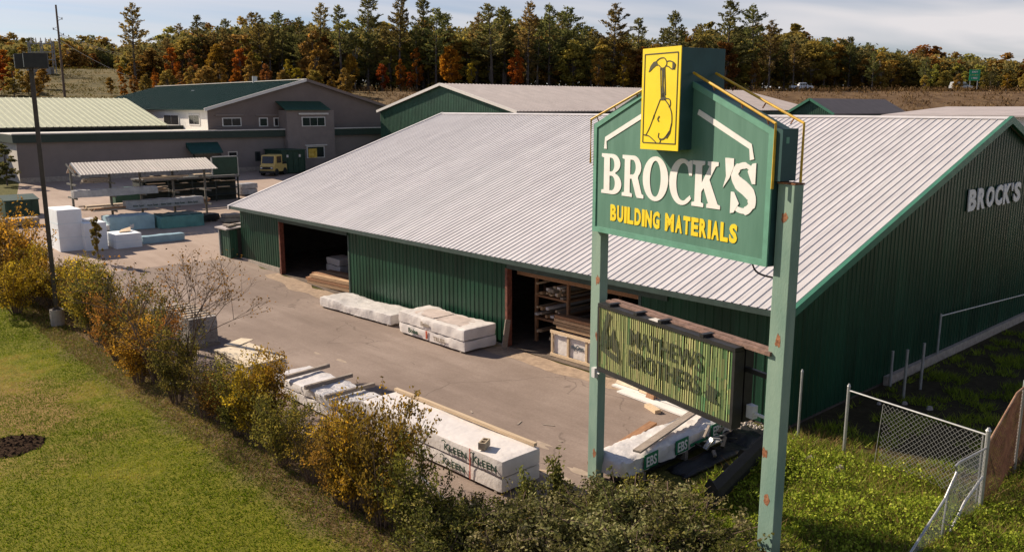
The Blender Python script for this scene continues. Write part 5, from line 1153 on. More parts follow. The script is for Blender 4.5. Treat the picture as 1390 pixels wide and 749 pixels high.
leafmat('leaf_orange', [(0.110, 0.039, 0.009), (0.264, 0.086, 0.012), (0.462, 0.149, 0.015), (0.616, 0.242, 0.022)], .5, .2)
leafmat('leaf_rust', [(0.085, 0.046, 0.014), (0.2, 0.102, 0.024), (0.33, 0.16, 0.03), (0.44, 0.23, 0.045)], .5, .25)
leafmat('leaf_yellow', [(0.110, 0.077, 0.013), (0.242, 0.165, 0.020), (0.396, 0.264, 0.024), (0.528, 0.363, 0.039)], .5, .2)
def pine_mesh(seed, h=20., full=1., base=.3):
    r = np.random.default_rng(seed); cs, al, sz = [], [], []; z = h * base; st = MB(); bend = r.normal(0, .5, 2)
    while z < h - .2:
        f = (z - h * base) / (h * (1 - base)); L0 = 4.3 * full * min(1, f / .25 + .45) * (1 - f) ** .8 + .3; nb = r.integers(3, 6); a0 = r.uniform(0, 6.28); o = np.array([bend[0] * (z / h) ** 2, bend[1] * (z / h) ** 2, z])
        for k in range(nb):
            if r.random() < .2: continue
            a = a0 + k * 6.283 / nb + r.normal(0, .35); L = L0 * r.choice((.45, .7, .9, 1.05, 1.3)) * r.uniform(.85, 1.1); up = r.uniform(-.08, .22) + .35 * f
            d = np.array([math.cos(a), math.sin(a), up]); n = int(7 + L * 13); t = 1 - r.random(n) ** 1.6 * .72
            p = o + d * (t * L)[:, None]; p[:, 2] += .20 * L * t ** 2; sp = .10 + .30 * (1.05 - t) + .10 * L * .4
            p += r.normal(size=(n, 3)) * np.stack([sp, sp, np.full(n, .13)], 1)
            cs.append(p); al.append(np.tile(d * .9 + np.array([0, 0, .45]), (n, 1))); sz.append(r.uniform(.20, .42, n) * (1 if L > .8 else .75))
            if L > .8: st.tube([tuple(o), tuple(o + d * L * .5), tuple(o + d * L * .9 + np.array([0, 0, .14 * L]))], .06, 3, .02)
        z += r.uniform(.55, 1.05) * (1 - .4 * f)
    n = 12; cs.append(np.stack([bend[0] + r.normal(0, .09, n), bend[1] + r.normal(0, .09, n), h + r.uniform(-1., .3, n)], 1)); al.append(np.tile([0, 0, 1.5], (n, 1))); sz.append(np.full(n, .24))
    for k in range(16):
        a = r.uniform(0, 6.28); zz = r.uniform(h * .08, h * base); l = r.uniform(.5, 1.8); st.tube([(0, 0, zz), (l * math.cos(a), l * math.sin(a), zz + r.uniform(-.3, .2))], .03, 3)
    st.tube([(bend[0] * q * q, bend[1] * q * q, h * q) for q in (-.07, .2, .4, .6, .8, .97)], .34, 8, .05)
    c = np.concatenate(cs); v = leafquads(c, np.concatenate(sz), r, np.concatenate(al), .42)
    return np_mesh('crown', v, 4, np.clip(r.beta(2, 2.2, len(c)), 0, 1)), st.mesh('trunk')
def tree_mesh(seed, h=14., w=3.4, n=46, per=64, ls=.30, low=.08):
    r = np.random.default_rng(seed); cs, sz, at = [], [], []; st = MB(); st.tube([(0, 0, -1.5), (r.normal(0, .1), r.normal(0, .1), h * .4), (r.normal(0, .3), r.normal(0, .3), h * .85)], .2, 7, .05)
    k = 0
    while k < n:
        p = r.normal(size=3); p = p / np.linalg.norm(p) * r.uniform(.35, 1) ** .6; zf = .5 + .5 * p[2]
        wid = w * (1.0 - .42 * zf) * r.uniform(.75, 1.15); q = np.array([p[0] * wid, p[1] * wid, h * (low + (1 - low) * zf) - .5])
        rad = r.uniform(.6, 1.25) * w / 3.4; m = int(per * rad); d = r.normal(size=(m, 3)); d = d / np.linalg.norm(d, axis=1)[:, None] * r.uniform(.25, 1, (m, 1)) ** .6
        cs.append(q + d * np.array([rad, rad, rad * .72])); sz.append(r.uniform(.6, 1.2, m) * ls); at.append(np.clip(r.normal(.3 + .35 * r.random(), .17, m), 0, 1))
        if k % 3 == 0: st.tube([(0, 0, h * r.uniform(.15, .5)), tuple(q * .55 + np.array([0, 0, h * .2])), tuple(q)], .07, 4, .02)
        k += 1
    c = np.concatenate(cs); return np_mesh('crown', leafquads(c, np.concatenate(sz), r, None, .75), 4, np.concatenate(at)), st.mesh('trunk')
PINES = [pine_mesh(100 + i, 20, (1.0, .85, 1.1, .75, .95, 1.2)[i], (.30, .40, .24, .44, .20, .34)[i]) for i in range(6)]
TREES = [tree_mesh(200 + i, 14, (3.4, 2.8, 3.9, 3.1, 3.6)[i], (46, 38, 54, 42, 48)[i]) for i in range(5)]
def plant(proto, ht, h0, label, cat, loc, m, bark, name, group, wide=1.):
    t = thing(name, label, cat, loc, random.uniform(0, 6.28), group); s = ht / h0; t.scale = (s * wide, s * wide, s)
    for nm, me, mm in (('crown', proto[0], m), ('trunk', proto[1], bark)):
        if not me.materials: me.materials.append(MATS[mm])
        o = bpy.data.objects.new(nm, me); col.objects.link(o); o.parent = t; o.material_slots[0].link = 'OBJECT'; o.material_slots[0].material = MATS[mm]
    return t
sky_line = [(-60, 62), (0, 56), (60, 58), (100, 52), (170, 66), (215, 60), (240, 46), (300, 36), (400, 33), (470, 42), (560, 38), (650, 32), (750, 30), (800, 46), (870, 52), (920, 60), (960, 40), (1030, 42), (1060, 42), (1130, 54), (1200, 68), (1300, 78), (1390, 84), (1460, 86)]
def sk(x):
    for (a, b), (c, d) in zip(sky_line, sky_line[1:]):
        if a <= x <= c: return b + (d - b) * (x - a) / (c - a)
    return 60
def put(x, yt, q, proto, h0, label, cat, m, bark, name, group, wide=1.):
    g = atQ(x, 120, q); z = hz(g.x, g.y); top = atQ(x, yt, q).z; return plant(proto, max(4, top - z), h0, label, cat, (g.x, g.y, z), m, bark, name, group, wide)
where = lambda x: 'over the field at left' if x < 215 else 'behind the store' if x < 480 else 'above the long barn' if x < 860 else 'behind the yellow sign box' if x < 1060 else 'beyond the highway'
tall = [(185, 8), (272, 24), (311, 28), (357, 20), (381, 18), (412, 26), (437, 8), (464, 12), (500, -2), (543, -3), (575, 1), (592, 14), (648, 20), (668, 10), (686, 12), (716, 5), (745, 8), (771, 12), (833, 8), (866, 27), (918, 18), (948, 34), (985, 3), (1020, 10), (1043, 30)]
ORD = ['first','second','third','fourth','fifth','sixth','seventh','eighth','ninth','tenth','eleventh','twelfth','thirteenth','fourteenth','fifteenth','sixteenth','seventeenth','eighteenth','nineteenth','twentieth']
cnt = {}
def nth(key): cnt[key] = cnt.get(key, 0) + 1; return ORD[cnt[key] - 1]
for k, (x, y) in enumerate(tall):
    put(x, y, 196 + (k * 7) % 15, PINES[k % 6], 20, '%s tall pine from the left %s' % (nth(where(x)), where(x)), 'pine tree', 'needle' if k % 3 else 'needle_warm', 'bark_pale' if x == 500 else 'bark', 'pine_tree', 'tall pines along the tree line', random.uniform(.95, 1.25))
col_trees = [(8, 64, 'leaf_orange'), (28, 78, 'leaf_yellow'), (60, 88, 'leaf_rust'), (165, 88, 'leaf_orange'), (212, 92, 'leaf_orange'), (236, 62, 'leaf_orange'), (262, 66, 'leaf_rust'), (296, 58, 'leaf_yellow'), (328, 62, 'leaf_orange'), (345, 70, 'leaf_rust'), (392, 78, 'leaf_yellow'), (430, 60, 'leaf_rust'), (478, 72, 'leaf_yellow'), (520, 84, 'leaf_orange'), (545, 80, 'leaf_orange'), (556, 96, 'leaf_orange'), (566, 64, 'leaf_orange'), (612, 60, 'leaf_orange'), (640, 82, 'leaf_yellow'), (700, 66, 'leaf_orange'), (812, 70, 'leaf_rust'), (846, 76, 'leaf_yellow'), (890, 58, 'leaf_rust'), (1024, 80, 'leaf_rust'), (1096, 62, 'leaf_rust'), (1174, 84, 'leaf_yellow'), (1182, 66, 'leaf_rust'), (1262, 76, 'leaf_rust'), (1300, 78, 'leaf_rust'), (1388, 78, 'leaf_rust')]
cn = dict(leaf_orange='bright orange', leaf_yellow='yellow', leaf_rust='rust-red')
for k, (x, y, m) in enumerate(col_trees):
    put(x, y, (188 if x < 1050 else 232) + (k * 5) % 9, TREES[k % 5], 14, '%s %s autumn tree from the left %s' % (nth(cn[m] + where(x)), cn[m], where(x)), 'tree', m, 'bark', 'autumn_tree', 'coloured trees in the tree line', random.uniform(.8, 1.15))
near_left = [(-25, 80, 'leaf_olive'), (-5, 70, 'leaf_orange'), (18, 84, 'leaf_olive'), (38, 96, 'leaf_olive'), (52, 104, 'leaf_rust'), (5, 98, 'leaf_olive'), (150, 112, 'leaf_rust'), (168, 104, 'leaf_orange'), (182, 108, 'leaf_rust'), (198, 100, 'leaf_olive'), (212, 104, 'leaf_orange'), (228, 92, 'leaf_olive'), (246, 96, 'leaf_rust'), (262, 90, 'leaf_olive'), (280, 88, 'leaf_olive'), (300, 84, 'leaf_rust'), (322, 92, 'leaf_orange'), (340, 88, 'leaf_olive'), (362, 86, 'leaf_rust'), (384, 94, 'leaf_olive'), (404, 90, 'leaf_yellow'), (428, 92, 'leaf_olive'), (450, 96, 'leaf_rust'), (470, 92, 'leaf_olive')]
cn['leaf_olive'] = 'olive'
for k, (x, y, m) in enumerate(near_left):
    put(x, y, 172 + (k * 7) % 12, TREES[(k * 3) % 5], 14, '%s low %s tree from the left right behind the store roofs' % (nth('low' + m), cn[m]), 'tree', m, 'bark', 'low_tree', 'low trees right behind the store roofs', random.uniform(1.1, 1.6))
rr = random.Random(21)
for row, (q0, step, dy) in enumerate(((203, 15, 6), (216, 17, -1), (236, 19, -6))):
    x = -50 + row * 6
    while x < 1450:
        qq = q0 + rr.uniform(-5, 6) + (24 if x > 1000 else 0); left = x < 170
        if left: qq += 38
        yt = sk(x) + dy + rr.uniform(-4, 14) - (4 if row == 2 else 0)
        pinep = .42 if 220 < x < 1060 else .22
        if rr.random() < pinep: put(x, yt - 3, qq, rr.choice(PINES), 20, 'lower conifer massed in the wood %s' % where(x), 'conifer', rr.choice(('needle', 'needle', 'needle_warm')), 'bark', 'conifer_tree', 'conifers massed in the wood', rr.uniform(1.0, 1.5))
        else:
            lm = rr.choice(('leaf_green', 'leaf_olive', 'leaf_green', 'leaf_olive', 'leaf_rust'))
            put(x, yt, qq, rr.choice(TREES), 14, '%s broadleaf tree massed in the wood %s' % ({'leaf_green': 'green', 'leaf_olive': 'olive-brown', 'leaf_rust': 'reddish'}[lm], where(x)), 'tree', lm, rr.choice(('bark', 'bark', 'bark_pale')), 'broadleaf_tree', 'broadleaf trees massed in the wood', rr.uniform(1.2, 1.8))
        x += step * rr.uniform(.7, 1.3) * (.62 if x < 190 else 1)
# the wood between and behind the trees one can tell apart
def wood_mass(n, seed=17):
    r = np.random.default_rng(seed); x = r.uniform(-70, 1470, n); cs, sz, at = [], [], []
    for i in range(n):
        q = r.uniform(206, 250) + (26 if x[i] > 1000 else 0) + (38 if x[i] < 170 else 0); g = atQ(x[i], 120, q); z0 = hz(g.x, g.y); zt = atQ(x[i], sk(x[i]) + 3 + 10 * noise.noise((x[i] * .05, q * .1, 0)), q).z; h = max(3, zt - z0)
        f = r.random() ** .8 * .92; m = 9; rad = .9
        c = np.array([g.x, g.y, z0 + f * h]) + r.normal(0, rad, (m, 3)) * np.array([1, 1, .7]); cs.append(c); sz.append(r.uniform(.28, .55, m))
        tone = .42 + .38 * noise.noise((x[i] * .035, q * .09, f * 2.0)) ; at.append(np.clip(r.normal(tone, .12, m), 0, 1))
    c = np.concatenate(cs); return obj('distant_wood', np_mesh('distant_wood', leafquads(c, np.concatenate(sz), r, None, .8), 4, np.concatenate(at)), 'wood_mass')
leafmat('wood_mass', [(0.053, 0.049, 0.021), (0.121, 0.105, 0.039), (0.206, 0.16, 0.053), (0.314, 0.191, 0.053), (0.499, 0.217, 0.044)], .5, 0)
tag(wood_mass(15000), 'dense dim understorey of the mixed wood behind the yard', 'wood', kind='stuff')
# brush on the highway bank and by the field
def scatter_brush(name, label, pts, hmin, hmax, m, n_each, r, ls):
    cs, sz, at = [], [], []; rg = np.random.default_rng(5)
    for (X, Y, z) in pts:
        hh = rg.uniform(hmin, hmax); k = n_each; c = np.stack([X + rg.normal(0, r, k), Y + rg.normal(0, r, k), z + rg.uniform(0, hh, k)], 1); cs.append(c); sz.append(rg.uniform(.5, 1.2, k) * ls); at.append(np.clip(rg.normal(rg.uniform(.2, .8), .15, k), 0, 1))
    c = np.concatenate(cs); al = np.tile([0, 0, .9], (len(c), 1)); return tag(obj(name, np_mesh(name, leafquads(c, np.concatenate(sz), rg, al, .3), 4, np.concatenate(at)), m), label, 'brush', kind='stuff')
leafmat('brush_brown', [(0.055, 0.028, 0.014), (0.12, 0.066, 0.03), (0.18, 0.105, 0.048), (0.25, 0.155, 0.075)], .25, 0)
pts = []
for k in range(1500):
    q = rr.uniform(150, HQ - 7); x = rr.uniform(440, 1450); p = atQ(x, 120, q); pts.append((p.x, p.y, hz(p.x, p.y) - .1))
scatter_brush('bank_brush', 'brown dry brush covering the bank below the highway', pts, .5, 1.5, 'brush_brown', 14, .7, .3)
pts = []
for k in range(900):
    q = rr.uniform(150, 235); x = rr.uniform(-40, 330); p = atQ(x, 120, q); pts.append((p.x, p.y, hz(p.x, p.y) - .1))
leafmat('brush_field', [(0.05, 0.036, 0.01), (0.11, 0.08, 0.018), (0.16, 0.12, 0.028), (0.22, 0.125, 0.04)], .25, 0)
scatter_brush('field_grass', 'yellow-green rough grass on the hillside field at left', pts, .3, .9, 'brush_field', 14, .9, .28)
for k, (x, yt, q, m) in enumerate(((1335, 108, 195, 'leaf_green'), (1366, 116, 190, 'leaf_yellow'), (1390, 120, 190, 'leaf_green'), (1255, 126, 195, 'leaf_olive'), (1300, 128, 192, 'leaf_olive'))):
    put(x, yt, q, TREES[k % 5], 14, ('rounded green shrub below the green highway sign', 'yellowish shrub right of the highway sign at the bank', 'green shrub on the bank at the right frame edge', 'small olive shrub on the bank left of the highway sign', 'small olive shrub on the bank under the silver van')[k], 'shrub', m, 'bark', 'bank_shrub', 'shrubs on the highway bank', 1.4)
# conifer shrub by the store's left corner
g = gp(10, 252); plant(TREES[1], 4.2, 14, 'dark evergreen shrub at the left corner of the store', 'shrub', (g.x, g.y, g.z), 'needle', 'bark', 'evergreen_shrub', None, 1.5)

# ---------------------------------------------------------------- hedge and shrubs near the camera
leafmat('bush_yellow', [(0.078, 0.046, 0.013), (0.221, 0.137, 0.018), (0.494, 0.312, 0.026), (0.715, 0.468, 0.039)], .4, .12)
leafmat('bush_gold', [(0.092, 0.072, 0.017), (0.263, 0.182, 0.03), (0.544, 0.337, 0.037), (0.937, 0.563, 0.044)], .45, .15)
leafmat('bush_brown', [(0.041, 0.043, 0.011), (0.113, 0.108, 0.024), (0.216, 0.189, 0.036), (0.342, 0.248, 0.045)], .45, .15)
leafmat('bush_rust', [(0.07, 0.044, 0.012), (0.18, 0.108, 0.021), (0.32, 0.175, 0.03), (0.48, 0.24, 0.042)], .45, .15)
leafmat('bush_green', [(0.046, 0.055, 0.013), (0.108, 0.121, 0.025), (0.201, 0.201, 0.049), (0.345, 0.302, 0.086)], .45, .15)
leafmat('bush_silver', [(0.057, 0.061, 0.016), (0.144, 0.14, 0.043), (0.273, 0.252, 0.098), (0.489, 0.416, 0.216)], .45, .15)
def bush_mesh(seed, h=2.6, w=1.3, stems=16, twigs=7, per=34, ls=.045, bare=0.):
    r = np.random.default_rng(seed); st = MB(); cs, al, sz, at = [], [], [], []
    for k in range(stems):
        a = r.uniform(0, 6.28); rad = w * r.uniform(.15, 1) ** .7; hh = h * r.uniform(.55, 1.05) * (1 - .28 * (rad / w) ** 2)
        b = np.array([.12 * math.cos(a), .12 * math.sin(a), -.1]); m = np.array([rad * .45 * math.cos(a), rad * .45 * math.sin(a), hh * .55]); e = np.array([rad * math.cos(a + r.normal(0, .3)), rad * math.sin(a + r.normal(0, .3)), hh])
        st.tube([tuple(b), tuple(m), tuple(e)], .018, 4, .006); tone = r.uniform(.15, .75)
        for j in range(twigs):
            t = r.uniform(.22, 1); p = (m + (e - m) * ((t - .5) * 2)) if t > .5 else (b + (m - b) * t * 2)
            d = r.normal(size=3); d[2] = abs(d[2]) * .6 + .1; d /= np.linalg.norm(d); L = r.uniform(.25, .6) * h / 2.6; q = p + d * L
            st.tube([tuple(p), tuple(q)], .006, 3, .003)
            if r.random() < bare: continue
            n = int(per * r.uniform(.5, 1.4)); tt = r.uniform(.05, 1.1, n); c = p + d * (tt * L)[:, None] + r.normal(0, .075 * h / 2.6, (n, 3)); cs.append(c); al.append(np.tile(d * .5 + np.array([0, 0, .1]), (n, 1))); sz.append(r.uniform(.6, 1.25, n) * ls)
            at.append(np.clip(r.normal(tone, .2, n), 0, 1))
    c = np.concatenate(cs); return np_mesh('foliage', leafquads(c, np.concatenate(sz), r, np.concatenate(al), .6), 4, np.concatenate(at)), st.mesh('stems')
BUSH = [bush_mesh(300, 2.6, 1.25, 26, 8, 36, .042), bush_mesh(301, 2.6, 1.5, 28, 8, 32, .042), bush_mesh(302, 2.6, 1.0, 24, 9, 34, .04), bush_mesh(303, 2.6, 1.3, 26, 8, 20, .04, .35)]
SHRUB = [bush_mesh(310, 1.5, 1.1, 30, 8, 30, .034), bush_mesh(311, 1.5, 1.3, 30, 8, 28, .034), bush_mesh(312, 1.5, 1.0, 28, 8, 26, .036)]
def bush(x, yb, yt, proto, h0, m, label, wide=1., name='hedge_bush', group='bushes in the hedge row', z=None):
    g = gp(x, yb); top = vert_z(x, yt, g); ht = max(.5, top - g.z); s = ht / h0
    t = thing(name, label, 'bush', (g.x, g.y, g.z), random.uniform(0, 6.28), group); t.scale = (s * wide, s * wide, s)
    for nm, me, mm in (('foliage', proto[0], m), ('stems', proto[1], 'stem')):
        if not me.materials: me.materials.append(MATS[mm])
        o = bpy.data.objects.new(nm, me); col.objects.link(o); o.parent = t; o.material_slots[0].link = 'OBJECT'; o.material_slots[0].material = MATS[mm]
    return t
hedge = [(-30, 385, 262, 0, 'bush_gold', 'golden bush cut by the left frame edge', 1.2), (12, 400, 280, 1, 'bush_gold', 'big olive-gold bush nearest the left edge of the hedge', 1.0), (45, 410, 330, 2, 'bush_yellow', 'yellowish bush just left of the lamp pole', 1.2),
         (40, 380, 318, 0, 'bush_brown', 'brown bush behind the lamp pole on the yard side', 1.2), (100, 425, 338, 1, 'bush_gold', 'olive-gold bush just right of the lamp pole', 1.0), (128, 458, 352, 2, 'bush_brown', 'dark brown bush third right of the lamp pole', 1.1), (118, 440, 350, 0, 'bush_gold', 'gold-leaved bush second right of the lamp pole', 1.0),
         (160, 490, 385, 1, 'bush_rust', 'rust-tinted bush below the white foam blocks', .8), (178, 480, 372, 3, 'bush_brown', 'thin brown bush left of the bare tree', 1.1),
         (215, 520, 405, 3, 'bush_rust', 'sparse rusty bush at the foot of the bare tree', 1.0), (240, 548, 432, 0, 'bush_brown', 'brown bush between bare tree and plywood stack', .8), (280, 568, 470, 3, 'bush_brown', 'dark twiggy bush in front of the plywood stack', 1.1),
         (322, 590, 488, 2, 'bush_brown', 'low dark bush left of the bright yellow one', 1.1), (345, 600, 482, 0, 'bush_yellow', 'bright yellow-orange bush in mid hedge', .85), (385, 632, 515, 1, 'bush_brown', 'brown bush right of the bright yellow one', .9),
         (425, 655, 548, 3, 'bush_gold', 'thin gold bush before the white battened stack', 1.1), (478, 690, 545, 2, 'bush_gold', 'tall gold-brown bush left of the lettered pack', .9), (520, 715, 515, 1, 'bush_rust', 'tallest rusty orange bush in front of the lettered pack', .72), (462, 684, 560, 0, 'bush_rust', 'rust-brown bush left behind the tallest rusty one', .9),
         (75, 415, 340, 0, 'bush_gold', 'golden bush right behind the lamp pole base', 1.3), (22, 425, 345, 1, 'bush_yellow', 'low yellow bush on the lawn side at far left', 1.2), (150, 455, 362, 1, 'bush_gold', 'gold bush in front of the middle foam block', 1.1), (200, 500, 392, 1, 'bush_brown', 'wide brown bush left of the shingle pallet', 1.1), (190, 520, 430, 2, 'bush_gold', 'low gold-green bush on the lawn side below foam blocks', 1.2),
         (300, 575, 500, 0, 'bush_rust', 'low rust bush before the plywood stack', 1.2), (365, 590, 470, 2, 'bush_yellow', 'taller yellow bush just behind the bright yellow one', .9), (500, 690, 525, 3, 'bush_yellow', 'sparse yellow bush behind the tallest rusty one', .8),
         (565, 745, 598, 0, 'bush_brown', 'dark brown bush right of the tallest rusty bush', .9), (600, 765, 655, 1, 'bush_green', 'dark green low bush at the bottom beside the lettered pack', 1.3)]
for h in hedge: bush(h[0], h[1], h[2], BUSH[h[3]], 2.6, h[4], h[5], h[6] * .88)
# the bare tree with a few red leaves
def bare_tree():
    g = gp(243, 545); top = vert_z(232, 328, g) - g.z; t = thing('bare_tree', 'nearly leafless small tree with sparse reddish leaves in the hedge', 'tree', g); r = np.random.default_rng(77); st = MB(); cs = []
    def grow(p, d, L, rad, lv):
        q = p + d * L; st.tube([tuple(p), tuple(p + d * L * .5 + r.normal(0, .03, 3)), tuple(q)], rad, 5, rad * .6)
        if lv == 0 or rad < .004: cs.append(q); return
        for k in range(r.integers(2, 4)):
            nd = d + r.normal(0, .42, 3); nd[2] = abs(nd[2]) * .8 + .15; nd /= np.linalg.norm(nd); grow(q, nd, L * r.uniform(.62, .85), rad * .62, lv - 1)
            if lv < 4 and r.random() < .7: cs.append(q + r.normal(0, .1, 3))
    for k in range(4):
        d = np.array([r.normal(0, .22), r.normal(0, .22), 1.]); d /= np.linalg.norm(d); grow(np.array([r.normal(0, .1), r.normal(0, .1), -.1]), d, top * .30, .045, 5)
    st.build('branches', 'stem', t); c = np.repeat(np.array(cs), 2, 0); c = c + r.normal(0, .09, c.shape); c = c[r.random(len(c)) < .8]
    obj('leaves', np_mesh('leaves', leafquads(c, r.uniform(.03, .06, len(c)), r), 4, r.random(len(c))), 'bush_rust', t)
bare_tree()
g = gp(135, 350); pn = plant(TREES[3], 3.0, 14, 'small dark green sapling in front of the middle foam block', 'sapling', (g.x + -.5, g.y - 1.5, hz(g.x, g.y)), 'leaf_green', 'bark', 'sapling', None, .6)
# thicket below the sign
fore = [(640, 735, 672, 0, 'bush_brown'), (665, 775, 690, 1, 'bush_green'), (700, 745, 668, 2, 'bush_silver'), (735, 790, 690, 0, 'bush_silver'), (760, 745, 672, 1, 'bush_green'), (800, 790, 688, 2, 'bush_silver'), (812, 735, 660, 0, 'bush_silver'), (850, 770, 662, 1, 'bush_silver'), (868, 725, 652, 2, 'bush_brown'), (905, 770, 668, 0, 'bush_silver'), (900, 722, 655, 1, 'bush_silver'), (945, 790, 690, 2, 'bush_green'), (640, 810, 720, 1, 'bush_brown'), (700, 830, 735, 2, 'bush_silver'), (780, 840, 735, 0, 'bush_silver'), (860, 830, 728, 1, 'bush_silver'), (930, 840, 738, 2, 'bush_green'), (985, 800, 715, 0, 'bush_green'), (590, 800, 712, 0, 'bush_green'), (610, 718, 672, 2, 'bush_brown')]
nm = dict(bush_brown='brown', bush_green='green', bush_silver='pale-leaved')
dep = lambda f: 'at the front' if f[1] > 795 else 'in the middle' if f[1] > 760 else 'at the back'
for k, f in enumerate(sorted(fore)):
    place = ('toward its left end', 'in its left half', 'left of the left sign post', 'right of the left sign post', 'toward its right end')[min(4, max(0, int((f[0] - 590) / 80)))]
    bush(f[0], f[1], f[2], SHRUB[f[3]], 1.5, f[4], '%s %s shrub from the left %s of the thicket under the sign' % (nth(f[4] + dep(f)), nm[f[4]], dep(f)), 1.25, 'thicket_shrub', 'shrubs in the thicket under the sign')
# upright shoots with larger leaves
for k, (x, yb, yt, lb) in enumerate(((752, 700, 604, 'tallest upright leafy shoot left of the left sign post'), (765, 700, 630, 'shorter leafy shoot right beside the tallest shoot'), (712, 712, 636, 'leafy shoot before the end of the lettered pack'), (722, 706, 655, 'low leafy shoot right of the lettered pack end'), (516, 640, 498, 'single tall twig sticking up above the rusty bush'))):
    g = gp(x, yb); top = vert_z(x, yt, g) - g.z; t = thing('leafy_shoot', lb, 'plant', g, 0, 'upright shoots by the lettered pack'); r = np.random.default_rng(60 + k); st = MB(); cs = []
    for j in range(3 if k < 4 else 1):
        a = r.uniform(0, 6.28); e = np.array([.16 * math.cos(a), .16 * math.sin(a), top * r.uniform(.8, 1.0)]); st.tube([(0, 0, -.1), tuple(e * .5), tuple(e)], .012, 4, .005); n = 130 if k < 4 else 50; tt = r.uniform(.25, 1, n); cs.append(e * tt[:, None] + r.normal(0, .07, (n, 3)))
    st.build('stems', 'stem', t); c = np.concatenate(cs); obj('foliage', np_mesh('foliage', leafquads(c, r.uniform(.035, .07, len(c)), r, None, .55), 4, np.clip(r.normal(.55, .22, len(c)), 0, 1)), 'bush_green' if k < 4 else 'bush_gold', t)

# ---------------------------------------------------------------- grass and weeds
leafmat('grass', [(0.05, 0.085, 0.003), (0.16, 0.21, 0.007), (0.33, 0.33, 0.016), (0.5, 0.32, 0.1)], .35, 0)
leafmat('weeds', [(0.094, 0.135, 0.011), (0.22, 0.297, 0.028), (0.397, 0.463, 0.049), (0.584, 0.567, 0.121)], .35, 0)
leafmat('drygrass', [(0.121, 0.081, 0.027), (0.243, 0.169, 0.061), (0.392, 0.284, 0.115), (0.513, 0.392, 0.189)], .3, 0)
def field_mask(X, Y, f): return np.array([noise.noise((x * f, y * f, 2.2)) for x, y in zip(X, Y)])
def grass(name, label, n, region, hgt, wd, m, dry=True, seed=1, cat='grass', lean=.5):
    r = np.random.default_rng(seed); X = r.uniform(region[0], region[1], n); Y = r.uniform(region[2], region[3], n)
    keep = np.ones(n, bool)
    q = X * cyw + Y * syw; rr2 = X * syw - Y * cyw; z = np.array([hz(a, b) for a, b in zip(X, Y)])
    dq = q * math.cos(PITCH) + (CAMH - z) * math.sin(PITCH); dv_ = -(CAMH - z) * math.cos(PITCH) + q * math.sin(PITCH)
    sx = CX + FPX * rr2 / np.maximum(dq, .1); sy = CY - FPX * dv_ / np.maximum(dq, .1)
    keep &= (sx > -330) & (sx < 1560) & (sy < 900) & (dq > 5)
    bed = gp(14, 606); keep &= ~((((X - bed.x) / .95) ** 2 + ((Y - bed.y) / .95) ** 2 < .9) & (r.random(n) > .12))
    if region[4]: keep &= region[4](X, Y)
    X, Y, z = X[keep], Y[keep], z[keep]; n = len(X); f1, f2 = field_mask(X, Y, .22), field_mask(X, Y, 1.1)
    d2 = (X - 5.6) ** 2 * .09 + (Y - 31.5) ** 2 * .035
    dryness = np.clip(.66 + f1 * 1.0 + f2 * .85 - d2 * .2, 0, 1) if dry else np.clip(.25 + .5 * f2, 0, 1)
    hh = hgt * r.uniform(.5, 1.2, n) * (1 + .5 * f2) * (1 - .45 * dryness); a = r.uniform(0, 6.28, n); ln = r.normal(0, lean, (n, 2)) * hh[:, None]
    b = np.stack([np.cos(a), np.sin(a), np.zeros(n)], 1) * (wd * r.uniform(.6, 1.3, n))[:, None]; p = np.stack([X, Y, z], 1)
    v = np.empty((n, 3, 3)); v[:, 0] = p - b; v[:, 1] = p + b; v[:, 2] = p + np.concatenate([ln, hh[:, None]], 1)
    at = np.clip(r.normal(.30, .14, n) + .16 * f1 + .9 * np.clip(dryness - .32, 0, 1), 0, 1)
    o = obj(name, np_mesh(name, v.reshape(-1, 3), 3, at), m); return tag(o, label, cat, kind='stuff')
grass('lawn_grass', 'mown green lawn with dry brown patches left of the hedge', 420000, (-6, 10.6, 10, 58, None), .055, .012, 'grass')
grass('verge_grass', 'rough grass strip along the foot of the hedge', 26000, (9.4, 12.4, 12, 56, None), .16, .012, 'drygrass', False, 4, lean=.7)
grass('rough_grass', 'rough tall grass round the fence at lower right', 90000, (15, 42, 1, 13.0, lambda X, Y: (Y < 12.7) & ((X < 23.6) | (Y < 7.4) | (np.array([noise.noise((a * .8, b * .8, 6)) + .5 * noise.noise((a * 3, b * 3, 6)) for a, b in zip(X, Y)]) > .08))), .24, .014, 'weeds', False, 6, lean=.6)
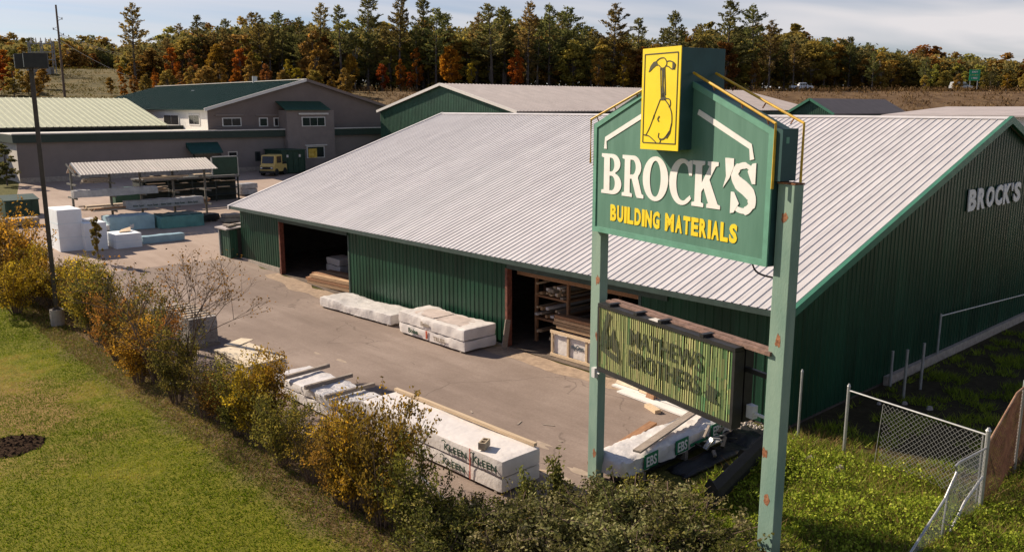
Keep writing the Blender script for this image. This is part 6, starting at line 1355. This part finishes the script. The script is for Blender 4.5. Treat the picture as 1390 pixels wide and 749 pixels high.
grass('straw_grass', 'straw-coloured grass tufts round the fence posts', 26000, (17, 36, 2, 13.0, lambda X, Y: (Y < 12.6) & ((X < 24.2) | (Y < 7.4))), .34, .009, 'drygrass', False, 8, lean=.7)
def weed_patch(name, label, n, fn, hmax, m, ls, seed):
    r = np.random.default_rng(seed); X = r.uniform(10, 34, n); Y = r.uniform(2, 17, n); k = fn(X, Y); X, Y = X[k], Y[k]; f = field_mask(X, Y, .9); f3 = field_mask(X, Y, 2.6)
    hh = hmax * np.clip(.45 + f + .4 * f3, .06, 1.2); z = r.random(len(X)) ** .6 * hh; c = np.stack([X, Y, z + .02], 1)
    tag(obj(name, np_mesh(name, leafquads(c, r.uniform(.6, 1.3, len(X)) * ls, r, np.tile([0, 0, .25], (len(X), 1)), .65), 4, np.clip(r.normal(.38, .2, len(X)) + .25 * f3, 0, 1)), m), label, 'weeds', kind='stuff')
weed_patch('broadleaf_weeds', 'lush low broadleaf weeds beneath the sign and fence', 150000, lambda X, Y: (X > 15.2) & (X < 22.8) & (Y < 12.3) & (Y > 5) & ((X - 15.2) > (Y - 14) * .2), .52, 'weeds', .038, 31)
weed_patch('edge_weeds', 'scrubby weeds along the ragged asphalt edge by the thicket', 60000, lambda X, Y: (X > 10.6) & (X < 17.5) & (Y < 14.6) & (Y > 9), .35, 'bush_silver', .032, 33)
weed_patch('fence_brush', 'dry brush tangled along the rusty fence', 30000, lambda X, Y: (X > 22.6) & (Y < 7.6) & (Y > 4.5), .7, 'bush_brown', .04, 35)

# fallen leaves under the hedge
r_ = np.random.default_rng(91); n = 2400; X = np.clip(r_.normal(9.9, .8, n), 6, 12); Y = r_.uniform(12, 52, n); c = np.stack([X, Y, np.array([hz(a, b) for a, b in zip(X, Y)]) + r_.uniform(.03, .07, n)], 1)
lv = leafquads(c, r_.uniform(.03, .06, n), r_, None, .7).reshape(-1, 4, 3); lv[:, :, 2] = c[:, None, 2] + (lv[:, :, 2] - c[:, None, 2]) * .3
tag(obj('fallen_leaves', np_mesh('fallen_leaves', lv.reshape(-1, 3), 4, r_.random(n)), 'bush_brown'), 'fallen yellow leaves scattered on the lawn edge by the hedge', 'leaves', kind='stuff')
